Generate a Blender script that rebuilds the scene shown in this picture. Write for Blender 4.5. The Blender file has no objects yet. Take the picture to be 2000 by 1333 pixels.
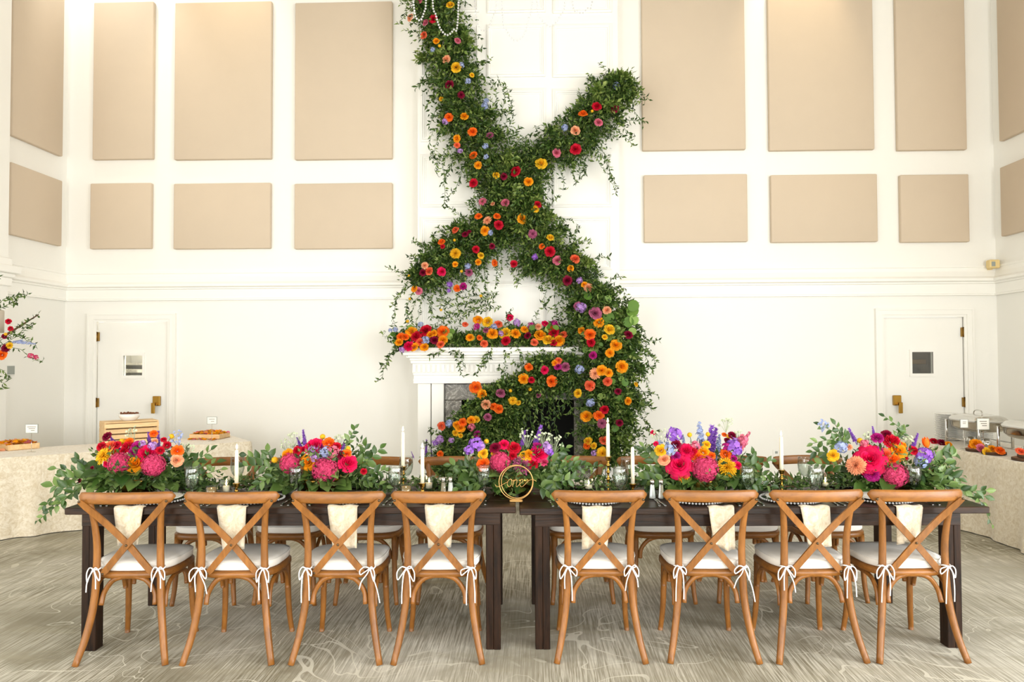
import bpy, bmesh, math, random
import numpy as np
from mathutils import Vector, Matrix, Euler

random.seed(7)
rng = np.random.default_rng(7)
PI = math.pi
scene = bpy.context.scene
COL = scene.collection

# ------------------------------------------------------------------ camera
FPX, HORIZON, VPX, CAM_Z, ROLL = 1430.0, 703.0, 1050.0, 1.56, math.radians(-0.2)
YAW = math.atan((VPX - 1000.0) / FPX)
PITCH = math.atan((HORIZON - 666.5) / FPX)
CAMR = Matrix.Rotation(YAW, 3, 'Z') @ Matrix.Rotation(PI / 2 + PITCH, 3, 'X') @ Matrix.Rotation(ROLL, 3, 'Z')
cam_data = bpy.data.cameras.new('camera')
cam_data.sensor_width = 36.0
cam_data.lens = FPX / 2000.0 * 36.0
cam_data.clip_end = 100
cam = bpy.data.objects.new('camera', cam_data)
COL.objects.link(cam)
cam.matrix_world = Matrix.Translation((0, 0, CAM_Z)) @ CAMR.to_4x4()
scene.camera = cam
scene.view_settings.view_transform = 'Standard'
scene.view_settings.look = 'None'
scene.view_settings.gamma = 1.0
scene.view_settings.use_curve_mapping = False
scene.view_settings.exposure = 1.06
scene.cycles.max_bounces = 24
scene.cycles.diffuse_bounces = 5
scene.cycles.transmission_bounces = 24
scene.cycles.transparent_max_bounces = 32
scene.cycles.caustics_reflective = False
scene.cycles.caustics_refractive = False

# ------------------------------------------------------------------ world + lights
WALL_Y, CEIL_Z, FRONT_Y = 8.9, 7.3, -4.2
world = bpy.data.worlds.new('world')
scene.world = world
world.use_nodes = True
world.node_tree.nodes['Background'].inputs[0].default_value = (0.85, 0.93, 1.0, 1)
world.node_tree.nodes['Background'].inputs[1].default_value = 1.0


def area_light(name, loc, rot, sx, sy, power, color):
    d = bpy.data.lights.new(name, 'AREA')
    d.shape = 'RECTANGLE'; d.size = sx; d.size_y = sy; d.energy = power; d.color = color
    o = bpy.data.objects.new(name, d); COL.objects.link(o)
    o.location = loc; o.rotation_euler = rot
    return o


def spot_light(name, loc, target, power, color, angle, blend=0.6, radius=0.08):
    d = bpy.data.lights.new(name, 'SPOT')
    d.energy = power; d.color = color; d.spot_size = math.radians(angle); d.spot_blend = blend; d.shadow_soft_size = radius
    o = bpy.data.objects.new(name, d); COL.objects.link(o)
    o.location = loc
    o.rotation_euler = (Vector(target) - Vector(loc)).to_track_quat('-Z', 'Y').to_euler()
    return o

# daylight entering the tall windows of the wall behind the photographer and of the two side walls
FRONT_WINDOWS = [(-3.6, 1.9), (0.0, 1.9), (3.6, 1.9)]
WIN_Z0, WIN_Z1 = 0.2, 3.6
for wx, ww in FRONT_WINDOWS:
    power = 66 if wx == 0 else 126
    area_light('window_daylight', (wx, FRONT_Y - 0.02, (WIN_Z0 + WIN_Z1) / 2), (PI / 2, 0, 0), ww, WIN_Z1 - WIN_Z0, power, (1.0, 0.99, 0.975))
SIDE_WINDOWS = [-1.6, 1.4]
# (the side window lights are placed with the side walls' positions below)


# ------------------------------------------------------------------ pixel helpers (real depth)
def ray(px, py):
    return CAMR @ Vector(((px - 1000.0) / FPX, -(py - 666.5) / FPX, -1.0))


FWD = Vector((-math.sin(YAW), math.cos(YAW), 0)); RIGHT = Vector((math.cos(YAW), math.sin(YAW), 0))
EYE = Vector((0, 0, CAM_Z))


def atv(px, py, v):          # point seen at the pixel, v metres in front of the camera
    d = ray(px, py); return EYE + d * (v / d.dot(FWD))


def aty(px, py, y):          # point seen at the pixel on the room plane Y = y
    d = ray(px, py); return EYE + d * (y / d.y)


def atx(px, py, x):
    d = ray(px, py); return EYE + d * (x / d.x)


def atz(px, py, z):
    d = ray(px, py); return EYE + d * ((z - CAM_Z) / d.z)


def UV(u, v, z=0.0):         # the banquet table's own frame: u to the right, v away from the camera
    return RIGHT * u + FWD * v + Vector((0, 0, z))


LEFT_X = aty(128, 560, WALL_Y).x
RIGHT_X = aty(1946, 560, WALL_Y).x
for wy in SIDE_WINDOWS:
    area_light('window_daylight', (RIGHT_X + 0.02, wy, 1.9), (0, PI / 2, 0), 3.4, 1.8, 150, (0.97, 0.985, 1.0))
    area_light('window_daylight', (LEFT_X - 0.02, wy, 1.9), (0, -PI / 2, 0), 3.4, 1.8, 34, (1.0, 0.99, 0.975))


# ------------------------------------------------------------------ materials
def srgb(r, g, b):
    def c(x):
        x /= 255.0
        return x / 12.92 if x <= 0.04045 else ((x + 0.055) / 1.055) ** 2.4
    return (c(r), c(g), c(b), 1.0)


MATS = {}


def mat(name, color=(0.8, 0.8, 0.8, 1), rough=0.5, metal=0.0, **kw):
    if name in MATS:
        return MATS[name]
    m = bpy.data.materials.new(name); m.use_nodes = True
    b = m.node_tree.nodes['Principled BSDF']
    b.inputs['Base Color'].default_value = color
    b.inputs['Roughness'].default_value = rough
    b.inputs['Metallic'].default_value = metal
    for k, v in kw.items():
        b.inputs[k.replace('_', ' ')].default_value = v
    MATS[name] = m
    return m


def nt(m):
    t = m.node_tree
    return t, t.nodes, t.links, t.nodes['Principled BSDF']


def node(t, kind, **kw):
    n = t.nodes.new(kind)
    for k, v in kw.items():
        setattr(n, k, v)
    return n


def ramp(t, stops, interp='LINEAR'):
    r = t.nodes.new('ShaderNodeValToRGB')
    r.color_ramp.interpolation = interp
    e = r.color_ramp.elements
    while len(e) < len(stops):
        e.new(0.5)
    for el, (p, c) in zip(e, stops):
        el.position = p
        el.color = c if len(c) == 4 else (*c, 1)
    return r


def coords(t, kind='Object', scale=(1, 1, 1), rot=(0, 0, 0)):
    mp = t.nodes.new('ShaderNodeMapping')
    mp.inputs['Scale'].default_value = scale
    mp.inputs['Rotation'].default_value = rot
    if kind == 'World':
        g = t.nodes.new('ShaderNodeNewGeometry'); t.links.new(g.outputs['Position'], mp.inputs[0])
    else:
        c = t.nodes.new('ShaderNodeTexCoord'); t.links.new(c.outputs[kind], mp.inputs[0])
    return mp


def noise(t, mp, scale, detail=3, rough=0.55, dist=0.0):
    n = t.nodes.new('ShaderNodeTexNoise')
    n.inputs['Scale'].default_value = scale; n.inputs['Detail'].default_value = detail
    n.inputs['Roughness'].default_value = rough; n.inputs['Distortion'].default_value = dist
    t.links.new(mp.outputs[0], n.inputs['Vector'])
    return n


def math_node(t, op, a, b=None, clamp=False):
    n = t.nodes.new('ShaderNodeMath'); n.operation = op; n.use_clamp = clamp
    for i, x in enumerate((a, b)):
        if x is None:
            continue
        if isinstance(x, (int, float)):
            n.inputs[i].default_value = x
        else:
            t.links.new(x, n.inputs[i])
    return n.outputs[0]


def mixc(t, fac, a, b, mode='MIX'):
    n = t.nodes.new('ShaderNodeMix'); n.data_type = 'RGBA'; n.blend_type = mode
    for sock, x in ((n.inputs[0], fac), (n.inputs[6], a), (n.inputs[7], b)):
        if isinstance(x, (int, float)):
            sock.default_value = x
        elif isinstance(x, tuple):
            sock.default_value = x
        else:
            t.links.new(x, sock)
    return n.outputs[2]


def bump(t, height, strength=0.2, dist=0.01):
    b = t.nodes.new('ShaderNodeBump'); b.inputs['Strength'].default_value = strength; b.inputs['Distance'].default_value = dist
    t.links.new(height, b.inputs['Height'])
    t.links.new(b.outputs[0], t.nodes['Principled BSDF'].inputs['Normal'])


def wood(name, c_dark, c_light, scale=(1, 1, 1), rough=0.45, k=6.0, contrast=(0.3, 0.7), bmp=0.1, spec=0.5):
    m = mat(name, c_light, rough); t, N, L, B = nt(m)
    mp = coords(t, 'Object', scale)
    oi = t.nodes.new('ShaderNodeObjectInfo')
    add = t.nodes.new('ShaderNodeVectorMath'); add.operation = 'ADD'
    sc_ = t.nodes.new('ShaderNodeVectorMath'); sc_.operation = 'SCALE'; sc_.inputs['Scale'].default_value = 7.0
    comb = t.nodes.new('ShaderNodeCombineXYZ')
    for i in range(3):
        L.new(oi.outputs['Random'], comb.inputs[i])
    L.new(comb.outputs[0], sc_.inputs[0]); L.new(mp.outputs[0], add.inputs[0]); L.new(sc_.outputs[0], add.inputs[1])
    n1 = noise(t, add, k, 4, 0.6, 0.6)
    n2 = noise(t, add, k * 4, 3, 0.6, 0.2)
    h = math_node(t, 'ADD', math_node(t, 'MULTIPLY', n1.outputs[0], 0.7), math_node(t, 'MULTIPLY', n2.outputs[0], 0.3))
    r = ramp(t, [(contrast[0], c_dark), (contrast[1], c_light)])
    L.new(h, r.inputs[0])
    bri = math_node(t, 'ADD', math_node(t, 'MULTIPLY', oi.outputs['Random'], 0.25), 0.87)
    col = mixc(t, 1.0, r.outputs[0], bri, 'MULTIPLY')
    L.new(col, B.inputs['Base Color'])
    B.inputs['Specular IOR Level'].default_value = spec
    if bmp:
        bump(t, h, bmp, 0.004)
    return m


def fabric(name, color, rough=0.9, k=250.0, bmp=0.15, var=0.06):
    m = mat(name, color, rough); t, N, L, B = nt(m)
    mp = coords(t, 'Object')
    n = noise(t, mp, k, 2)
    n2 = noise(t, mp, 5, 3)
    f = math_node(t, 'ADD', math_node(t, 'MULTIPLY', n2.outputs[0], 2 * var), 1 - var)
    L.new(mixc(t, 1.0, color, f, 'MULTIPLY'), B.inputs['Base Color'])
    bump(t, n.outputs[0], bmp, 0.002)
    return m


def petal(name, color, var=0.22):
    m = mat(name, color, 0.6); t, N, L, B = nt(m)
    g = t.nodes.new('ShaderNodeNewGeometry')
    f = math_node(t, 'ADD', math_node(t, 'MULTIPLY', g.outputs['Random Per Island'], 2 * var), 1 - var)
    mp = coords(t, 'Object')
    n = noise(t, mp, 2.0, 2)
    f2 = math_node(t, 'MULTIPLY', f, math_node(t, 'ADD', math_node(t, 'MULTIPLY', n.outputs[0], 0.4), 0.8))
    col = mixc(t, 1.0, color, f2, 'MULTIPLY')
    L.new(col, B.inputs['Base Color'])
    B.inputs['Specular IOR Level'].default_value = 0.2
    tr = t.nodes.new('ShaderNodeBsdfTranslucent'); L.new(col, tr.inputs[0])
    mx = t.nodes.new('ShaderNodeMixShader'); mx.inputs[0].default_value = 0.25
    L.new(B.outputs[0], mx.inputs[1]); L.new(tr.outputs[0], mx.inputs[2])
    L.new(mx.outputs[0], N['Material Output'].inputs[0])
    return m


def leafmat(name, c1, c2, c3, rough=0.45, spec=0.4, trans=0.25, source='island'):
    m = mat(name, c2, rough); t, N, L, B = nt(m)
    if source == 'island':
        g = t.nodes.new('ShaderNodeNewGeometry'); rnd = g.outputs['Random Per Island']
    else:
        g = t.nodes.new('ShaderNodeObjectInfo'); rnd = g.outputs['Random']
    r = ramp(t, [(0.0, c1), (0.6, c2), (1.0, c3)])
    L.new(rnd, r.inputs[0]); L.new(r.outputs[0], B.inputs['Base Color'])
    B.inputs['Specular IOR Level'].default_value = spec
    tr = t.nodes.new('ShaderNodeBsdfTranslucent'); L.new(r.outputs[0], tr.inputs[0])
    mx = t.nodes.new('ShaderNodeMixShader'); mx.inputs[0].default_value = trans
    L.new(B.outputs[0], mx.inputs[1]); L.new(tr.outputs[0], mx.inputs[2])
    L.new(mx.outputs[0], N['Material Output'].inputs[0])
    return m


def emit(name, color, strength):
    m = mat(name, color, 0.5); t, N, L, B = nt(m)
    B.inputs['Emission Color'].default_value = color; B.inputs['Emission Strength'].default_value = strength
    return m


def plaster(name, color, rough=0.55):
    m = mat(name, color, rough); t, N, L, B = nt(m)
    mp = coords(t, 'World')
    n = noise(t, mp, 1.5, 3); n2 = noise(t, mp, 120, 2)
    f = math_node(t, 'ADD', math_node(t, 'MULTIPLY', n.outputs[0], 0.03), 0.985)
    L.new(mixc(t, 1.0, color, f, 'MULTIPLY'), B.inputs['Base Color'])
    bump(t, n2.outputs[0], 0.05, 0.002)
    return m


M_WALL = plaster('painted_wall', srgb(240, 238, 231))
M_TRIM = plaster('painted_trim', srgb(242, 240, 233), 0.4)
M_CEIL = plaster('painted_ceiling', srgb(186, 180, 170), 0.7)
M_PANEL = fabric('beige_panel_fabric', srgb(205, 188, 166), 0.95, 300, 0.1, 0.02)
M_CHAIR = wood('honey_oak', srgb(102, 60, 17), srgb(160, 103, 40), (6, 6, 1.6), 0.4, 4.0, (0.25, 0.75), 0.06)
M_CHAIRX = wood('honey_oak_rail', srgb(102, 60, 17), srgb(160, 103, 40), (1.6, 6, 6), 0.4, 4.0, (0.25, 0.75), 0.06)
M_DARKX = wood('dark_walnut_boards', srgb(16, 9, 5), srgb(64, 40, 22), (1.2, 14, 14), 0.38, 2.4, (0.35, 0.72), 0.35, 0.3)
M_DARKZ = wood('dark_walnut_legs', srgb(15, 9, 5), srgb(58, 36, 20), (14, 14, 1.2), 0.5, 2.4, (0.35, 0.72), 0.3, 0.2)
M_PINE = wood('raw_pine', srgb(214, 172, 118), srgb(238, 208, 160), (2, 14, 14), 0.6, 2.0, (0.3, 0.7), 0.1)
M_SLICE = wood('wood_slice', srgb(110, 70, 40), srgb(170, 120, 75), (3, 3, 3), 0.6, 4.0)
M_BARK = wood('bark', srgb(50, 33, 20), srgb(96, 66, 42), (4, 4, 30), 0.9, 3.0, (0.3, 0.7), 0.6)
M_CUSH = fabric('white_cotton', srgb(236, 231, 222), 0.9, 180, 0.12, 0.03)
M_CORD = fabric('white_cord', srgb(244, 242, 238), 0.9, 400, 0.1, 0.01)
M_BRASS = mat('brass', srgb(176, 136, 62), 0.28, 1.0)
M_DBRASS = mat('aged_brass', srgb(150, 118, 62), 0.35, 1.0)
M_BOLT = mat('dark_bolt', srgb(95, 80, 60), 0.4, 0.9)
M_STEEL = mat('polished_steel', srgb(205, 203, 198), 0.14, 1.0)
M_CUTL = mat('cutlery_steel', srgb(190, 190, 188), 0.2, 1.0)


def thin_glass(name, tint, edge, gloss=1.0):
    """thin-walled clear glass: see-through, darker and shinier towards the rim"""
    m = mat(name, tint, 0.03); t, N, L, B = nt(m)
    lw = t.nodes.new('ShaderNodeLayerWeight'); lw.inputs['Blend'].default_value = 0.35
    tr = t.nodes.new('ShaderNodeBsdfTransparent'); gl = t.nodes.new('ShaderNodeBsdfGlossy'); gl.inputs['Roughness'].default_value = 0.03
    col = mixc(t, lw.outputs['Facing'], tint, edge); L.new(col, tr.inputs[0])
    fr = math_node(t, 'ADD', math_node(t, 'MULTIPLY', math_node(t, 'POWER', lw.outputs['Facing'], 3.0), 0.45 * gloss), 0.05 * gloss, True)
    mx = t.nodes.new('ShaderNodeMixShader'); L.new(fr, mx.inputs[0])
    L.new(tr.outputs[0], mx.inputs[1]); L.new(gl.outputs[0], mx.inputs[2]); L.new(mx.outputs[0], N['Material Output'].inputs[0])
    return m


M_GLASS = thin_glass('clear_glass', (0.97, 0.98, 0.97, 1), (0.74, 0.78, 0.76, 1), 1.6)
M_WATER = thin_glass('water', (0.93, 0.96, 0.93, 1), (0.86, 0.9, 0.87, 1), 0.8)
M_CANDLE = mat('ivory_wax', srgb(240, 228, 200), 0.45, 0.0, Subsurface_Weight=0.15)
M_FLAME = emit('flame', (1.0, 0.72, 0.35, 1), 14.0)
M_WICK = mat('wick', srgb(50, 40, 30), 0.9)
M_CHINA = mat('white_china', srgb(240, 238, 232), 0.2)
M_GOLDP = mat('gold_acrylic', srgb(206, 160, 96), 0.3, 0.6)
M_STONE = mat('grey_marble', srgb(120, 116, 104), 0.3)
M_BLACK = mat('firebox_black', srgb(12, 11, 10), 0.9)
M_CRYST = mat('crystal_bead', srgb(250, 250, 250), 0.05, 0.0, Transmission_Weight=0.55, IOR=1.5)
M_PAPER = mat('white_card', srgb(244, 240, 230), 0.8)
M_INK = mat('grey_ink', srgb(120, 110, 95), 0.8)
M_SENSOR = mat('cream_plastic', srgb(226, 200, 140), 0.5)
M_GREY = mat('grey_plastic', srgb(150, 155, 148), 0.4)
M_KITCH = mat('kitchen_grey', srgb(150, 148, 140), 0.6)
M_KDARK = mat('pantry_brown', srgb(84, 74, 56), 0.6)
M_STEM = mat('green_stem', srgb(84, 110, 52), 0.6)
M_TWIG = mat('brown_twig', srgb(96, 64, 42), 0.8)
M_LEAF = leafmat('smilax_leaf', srgb(30, 52, 16), srgb(74, 104, 40), srgb(142, 162, 86))
M_LEAFC = leafmat('table_leaf', srgb(38, 64, 24), srgb(80, 106, 50), srgb(132, 150, 90))
M_LEAFL = leafmat('fresh_leaf', srgb(74, 100, 36), srgb(114, 138, 62), srgb(160, 174, 98))
M_LEAFB = leafmat('broad_leaf', srgb(40, 68, 24), srgb(76, 106, 44), srgb(122, 146, 78), 0.35, 0.5, 0.2, 'object')
M_LEAFR = leafmat('eucalyptus_leaf', srgb(84, 122, 44), srgb(118, 154, 66), srgb(158, 188, 100), 0.5, 0.3, 0.25, 'object')
PET = {
    'Y': petal('petal_yellow', srgb(240, 190, 40)), 'O': petal('petal_golden', srgb(245, 160, 22)),
    'T': petal('petal_orange', srgb(244, 112, 28)), 'C': petal('petal_coral', srgb(240, 110, 72)),
    'P': petal('petal_peach', srgb(240, 170, 128)), 'R': petal('petal_red', srgb(200, 16, 46)),
    'H': petal('petal_hot_pink', srgb(225, 20, 84)), 'B': petal('petal_burgundy', srgb(130, 8, 48)),
    'K': petal('petal_pink', srgb(216, 112, 136)), 'M': petal('petal_mauve', srgb(172, 88, 122)),
    'G': petal('petal_magenta', srgb(176, 28, 120)), 'V': petal('petal_violet', srgb(158, 104, 204)),
    'L': petal('petal_lilac', srgb(184, 142, 206)), 'U': petal('petal_blue', srgb(160, 172, 210)),
    'W': petal('petal_white', srgb(226, 230, 214)), 'D': petal('petal_raspberry', srgb(205, 66, 108), .3), 'F': petal('petal_pale_green', srgb(196, 204, 172)),
}
CNAME = {'Y': 'yellow', 'O': 'golden', 'T': 'orange', 'C': 'coral', 'P': 'peach', 'R': 'red', 'H': 'hot pink', 'B': 'burgundy', 'K': 'pink',
         'M': 'mauve', 'G': 'magenta', 'V': 'violet', 'L': 'lilac', 'U': 'pale blue', 'W': 'white', 'D': 'raspberry pink', 'F': 'pale green'}


def velvet(name, c1, c2):
    m = mat(name, c1, 0.55); t, N, L, B = nt(m)
    mp = coords(t, 'Object')
    n = noise(t, mp, 16, 4, 0.65, 2.2)
    n2 = noise(t, mp, 45, 3, 0.6, 1.0)
    h = math_node(t, 'ADD', math_node(t, 'MULTIPLY', n.outputs[0], 0.7), math_node(t, 'MULTIPLY', n2.outputs[0], 0.3))
    r = ramp(t, [(0.38, c2), (0.6, c1)])
    L.new(h, r.inputs[0]); L.new(r.outputs[0], B.inputs['Base Color'])
    B.inputs['Sheen Weight'].default_value = 0.4
    bump(t, h, 0.5, 0.015)
    return m


M_VELVET = velvet('champagne_crushed_velvet', srgb(234, 224, 204), srgb(208, 192, 162))
M_NAPKIN = velvet('champagne_napkin', srgb(232, 220, 196), srgb(212, 193, 158))


def carpet():
    m = mat('carpet', srgb(190, 182, 160), 0.95); t, N, L, B = nt(m)
    mp = coords(t, 'World')
    st = coords(t, 'World', (85, 2.2, 1))
    st2 = coords(t, 'World', (170, 4.0, 1))
    cross = coords(t, 'World', (1.2, 9, 1))
    big = noise(t, mp, 0.55, 4, 0.6, 0.8)
    big2 = noise(t, mp, 1.3, 4, 0.6, 1.2)
    s1 = noise(t, st, 1.0, 3, 0.6); s2 = noise(t, st2, 1.0, 2, 0.6); s3 = noise(t, cross, 1.0, 3, 0.6, 0.5)
    base = ramp(t, [(0.38, srgb(158, 151, 128)), (0.5, srgb(190, 184, 166)), (0.62, srgb(214, 210, 198))])
    L.new(big.outputs[0], base.inputs[0])
    sr = ramp(t, [(0.47, (0, 0, 0)), (0.54, (1, 1, 1))]); L.new(s1.outputs[0], sr.inputs[0])
    sr2 = ramp(t, [(0.46, (0, 0, 0)), (0.56, (1, 1, 1))]); L.new(s2.outputs[0], sr2.inputs[0])
    smask = ramp(t, [(0.36, (0.15, 0.15, 0.15)), (0.56, (1, 1, 1))]); L.new(big2.outputs[0], smask.inputs[0])
    dark = mixc(t, 1.0, base.outputs[0], srgb(204, 201, 193), 'MULTIPLY')
    lite = mixc(t, 0.6, base.outputs[0], srgb(226, 222, 208))
    f = math_node(t, 'MULTIPLY', math_node(t, 'ADD', math_node(t, 'MULTIPLY', sr.outputs[0], 0.6), math_node(t, 'MULTIPLY', sr2.outputs[0], 0.4)), smask.outputs[0])
    c = mixc(t, f, dark, lite)
    cr = ramp(t, [(0.55, (0, 0, 0)), (0.68, (1, 1, 1))]); L.new(s3.outputs[0], cr.inputs[0])
    c = mixc(t, math_node(t, 'MULTIPLY', cr.outputs[0], 0.35), c, srgb(168, 160, 134))
    # pale contour lines
    cn = noise(t, mp, 1.7, 2, 0.5, 0.9)
    saw = math_node(t, 'FRACT', math_node(t, 'MULTIPLY', cn.outputs[0], 8.0))
    ln = math_node(t, 'LESS_THAN', math_node(t, 'ABSOLUTE', math_node(t, 'SUBTRACT', saw, 0.5)), 0.032)
    lm = ramp(t, [(0.44, (0, 0, 0)), (0.52, (1, 1, 1))])
    ln_n = noise(t, mp, 0.7, 2); L.new(ln_n.outputs[0], lm.inputs[0])
    c = mixc(t, math_node(t, 'MULTIPLY', math_node(t, 'MULTIPLY', ln, lm.outputs[0]), 0.75), c, srgb(220, 216, 200))
    L.new(c, B.inputs['Base Color'])
    pile = noise(t, mp, 350, 2)
    bump(t, pile.outputs[0], 0.4, 0.006)
    return m


M_CARPET = carpet()


def marble_nodes():
    t, N, L, B = nt(M_STONE)
    mp = coords(t, 'World', (1, 1, 1))
    n = noise(t, mp, 5, 5, 0.6, 2.5)
    r = ramp(t, [(0.36, srgb(88, 84, 74)), (0.49, srgb(128, 122, 108)), (0.505, srgb(206, 202, 190)), (0.53, srgb(122, 116, 104)), (0.7, srgb(96, 92, 82))])
    L.new(n.outputs[0], r.inputs[0]); L.new(r.outputs[0], B.inputs['Base Color'])


marble_nodes()


# ------------------------------------------------------------------ mesh helpers
class MB:
    def __init__(self):
        self.v = []; self.f = []; self.sm = []

    def add(self, verts, faces, smooth=False):
        o = len(self.v)
        self.v.extend(tuple(x) for x in verts)
        self.f.extend(tuple(i + o for i in f) for f in faces)
        self.sm.extend([smooth] * len(faces))
        return self

    def box(self, x0, x1, y0, y1, z0, z1, m=None):
        vs = [Vector((x, y, z)) for z in (z0, z1) for y in (y0, y1) for x in (x0, x1)]
        if m is not None:
            vs = [m @ p for p in vs]
        return self.add(vs, [(0, 2, 3, 1), (4, 5, 7, 6), (0, 1, 5, 4), (2, 6, 7, 3), (0, 4, 6, 2), (1, 3, 7, 5)])

    def rbox(self, x0, x1, y0, y1, z0, z1, b=0.004, m=None, seg=1):
        bm = bmesh.new()
        bmesh.ops.create_cube(bm, size=1.0)
        for p in bm.verts:
            p.co = Vector(((x0 + x1) / 2 + p.co.x * (x1 - x0), (y0 + y1) / 2 + p.co.y * (y1 - y0), (z0 + z1) / 2 + p.co.z * (z1 - z0)))
        bmesh.ops.bevel(bm, geom=bm.edges[:], offset=b, segments=seg, affect='EDGES', profile=0.5)
        bm.verts.index_update()
        self.add([(m @ p.co) if m is not None else p.co.copy() for p in bm.verts], [[q.index for q in f.verts] for f in bm.faces], seg > 1)
        bm.free()
        return self

    def tube(self, pts, r, seg=8, smooth=True, flat=1.0, caps=True):
        pts = [Vector(p) for p in pts]; n = len(pts)
        rs = [r] * n if isinstance(r, (int, float)) else list(r)
        up = None; ringsv = []
        for i, p in enumerate(pts):
            d = (pts[min(i + 1, n - 1)] - pts[max(i - 1, 0)])
            if d.length < 1e-9:
                d = Vector((0, 0, 1))
            d.normalize()
            if up is None:
                up = Vector((0, 0, 1)) if abs(d.z) < 0.9 else Vector((1, 0, 0))
            a = d.cross(up)
            if a.length < 1e-6:
                a = d.cross(Vector((0, 1, 0)))
            a.normalize(); b = a.cross(d); b.normalize(); up = b
            ringsv.append([p + a * (rs[i] * math.cos(2 * PI * k / seg)) + b * (rs[i] * flat * math.sin(2 * PI * k / seg)) for k in range(seg)])
        vs = [q for rg in ringsv for q in rg]
        fs = [(i * seg + k, i * seg + (k + 1) % seg, (i + 1) * seg + (k + 1) % seg, (i + 1) * seg + k) for i in range(n - 1) for k in range(seg)]
        if caps:
            fs += [tuple(range(seg)), tuple((n - 1) * seg + k for k in reversed(range(seg)))]
        return self.add(vs, fs, smooth)

    def lathe(self, prof, seg=20, smooth=True, c=(0, 0, 0), m=None):
        vs = []; n = len(prof)
        for r, z in prof:
            for k in range(seg):
                p = Vector((c[0] + r * math.cos(2 * PI * k / seg), c[1] + r * math.sin(2 * PI * k / seg), c[2] + z))
                vs.append(m @ p if m is not None else p)
        fs = [(i * seg + k, i * seg + (k + 1) % seg, (i + 1) * seg + (k + 1) % seg, (i + 1) * seg + k) for i in range(n - 1) for k in range(seg)]
        if prof[0][0] > 1e-5:
            fs.append(tuple(reversed(range(seg))))
        if prof[-1][0] > 1e-5:
            fs.append(tuple((n - 1) * seg + k for k in range(seg)))
        return self.add(vs, fs, smooth)

    def torus(self, c, R, r, axis='Y', seg=48, rs=8, scale=(1, 1)):
        pts = []
        for i in range(seg + 1):
            a = 2 * PI * i / seg
            if axis == 'Y':
                pts.append((c[0] + R * scale[0] * math.cos(a), c[1], c[2] + R * scale[1] * math.sin(a)))
            else:
                pts.append((c[0] + R * math.cos(a), c[1] + R * math.sin(a), c[2]))
        return self.tube(pts, r, rs, True, 1.0, False)

    def plate_holes(self, x0, x1, z0, z1, holes, y0, y1, axis='Y'):
        """a slab in the XZ plane (or YZ for axis X) from y0 to y1 with rectangular holes"""
        xs = sorted({x0, x1, *[h[0] for h in holes], *[h[1] for h in holes]})
        zs = sorted({z0, z1, *[h[2] for h in holes], *[h[3] for h in holes]})
        inside = lambda x, z: x0 < x < x1 and z0 < z < z1 and not any(h[0] < x < h[1] and h[2] < z < h[3] for h in holes)
        P = (lambda x, y, z: (x, y, z)) if axis == 'Y' else (lambda x, y, z: (y, x, z))
        for i in range(len(xs) - 1):
            for j in range(len(zs) - 1):
                cx, cz = (xs[i] + xs[i + 1]) / 2, (zs[j] + zs[j + 1]) / 2
                if not inside(cx, cz):
                    continue
                a, b, c, d = xs[i], xs[i + 1], zs[j], zs[j + 1]
                self.add([P(a, y0, c), P(b, y0, c), P(b, y0, d), P(a, y0, d)], [(0, 1, 2, 3)])
                self.add([P(a, y1, c), P(b, y1, c), P(b, y1, d), P(a, y1, d)], [(3, 2, 1, 0)])
                for (nx, nz, e) in ((cx - (b - a), cz, ((a, c), (a, d))), (cx + (b - a), cz, ((b, d), (b, c))), (cx, cz - (d - c), ((b, c), (a, c))), (cx, cz + (d - c), ((a, d), (b, d)))):
                    px_ = a - 1e-4 if nx < a else (b + 1e-4 if nx > b else cx)
                    pz_ = c - 1e-4 if nz < c else (d + 1e-4 if nz > d else cz)
                    if not inside(px_, pz_):
                        (ax, az), (bx, bz) = e
                        self.add([P(ax, y0, az), P(ax, y1, az), P(bx, y1, bz), P(bx, y0, bz)], [(0, 1, 2, 3)])
        return self

    def extrude_profile(self, prof, path, closed=False):
        """prof: list of (out, z); path: list of (Vector2 point, Vector2 outward) corner positions with mitred outward vectors"""
        vs = []; n = len(prof)
        for (p, o) in path:
            for (d, z) in prof:
                vs.append((p[0] + o[0] * d, p[1] + o[1] * d, z))
        fs = []
        for i in range(len(path) - 1):
            for k in range(n - 1):
                fs.append((i * n + k, (i + 1) * n + k, (i + 1) * n + k + 1, i * n + k + 1))
        fs.append(tuple(range(n))); fs.append(tuple((len(path) - 1) * n + k for k in reversed(range(n))))
        return self.add(vs, fs)

    def mesh(self, name):
        me = bpy.data.meshes.new(name)
        me.from_pydata(self.v, [], self.f)
        me.polygons.foreach_set('use_smooth', self.sm)
        me.update()
        return me


def obj(name, me, m, parent=None, loc=(0, 0, 0), rot=(0, 0, 0), scale=None, objmat=False):
    if isinstance(me, MB):
        me = me.mesh(name)
    o = bpy.data.objects.new(name, me); COL.objects.link(o)
    if objmat:
        if not me.materials:
            me.materials.append(None)
        o.material_slots[0].link = 'OBJECT'; o.material_slots[0].material = m
    elif m is not None and not me.materials:
        me.materials.append(m)
    o.location = loc; o.rotation_euler = rot
    if scale is not None:
        o.scale = scale if not isinstance(scale, (int, float)) else (scale,) * 3
    if parent is not None:
        o.parent = parent
    return o


def tag(o, label, cat, group=None, kind=None):
    o['label'] = label; o['category'] = cat
    if group:
        o['group'] = group
    if kind:
        o['kind'] = kind
    return o


def struct(name, mb, m, label=None, cat=None, parent=None):
    o = obj(name, mb, m, parent)
    if parent is None:
        o['kind'] = 'structure'
        o['label'] = label or name.replace('_', ' '); o['category'] = cat or 'wall'
    return o


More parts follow.
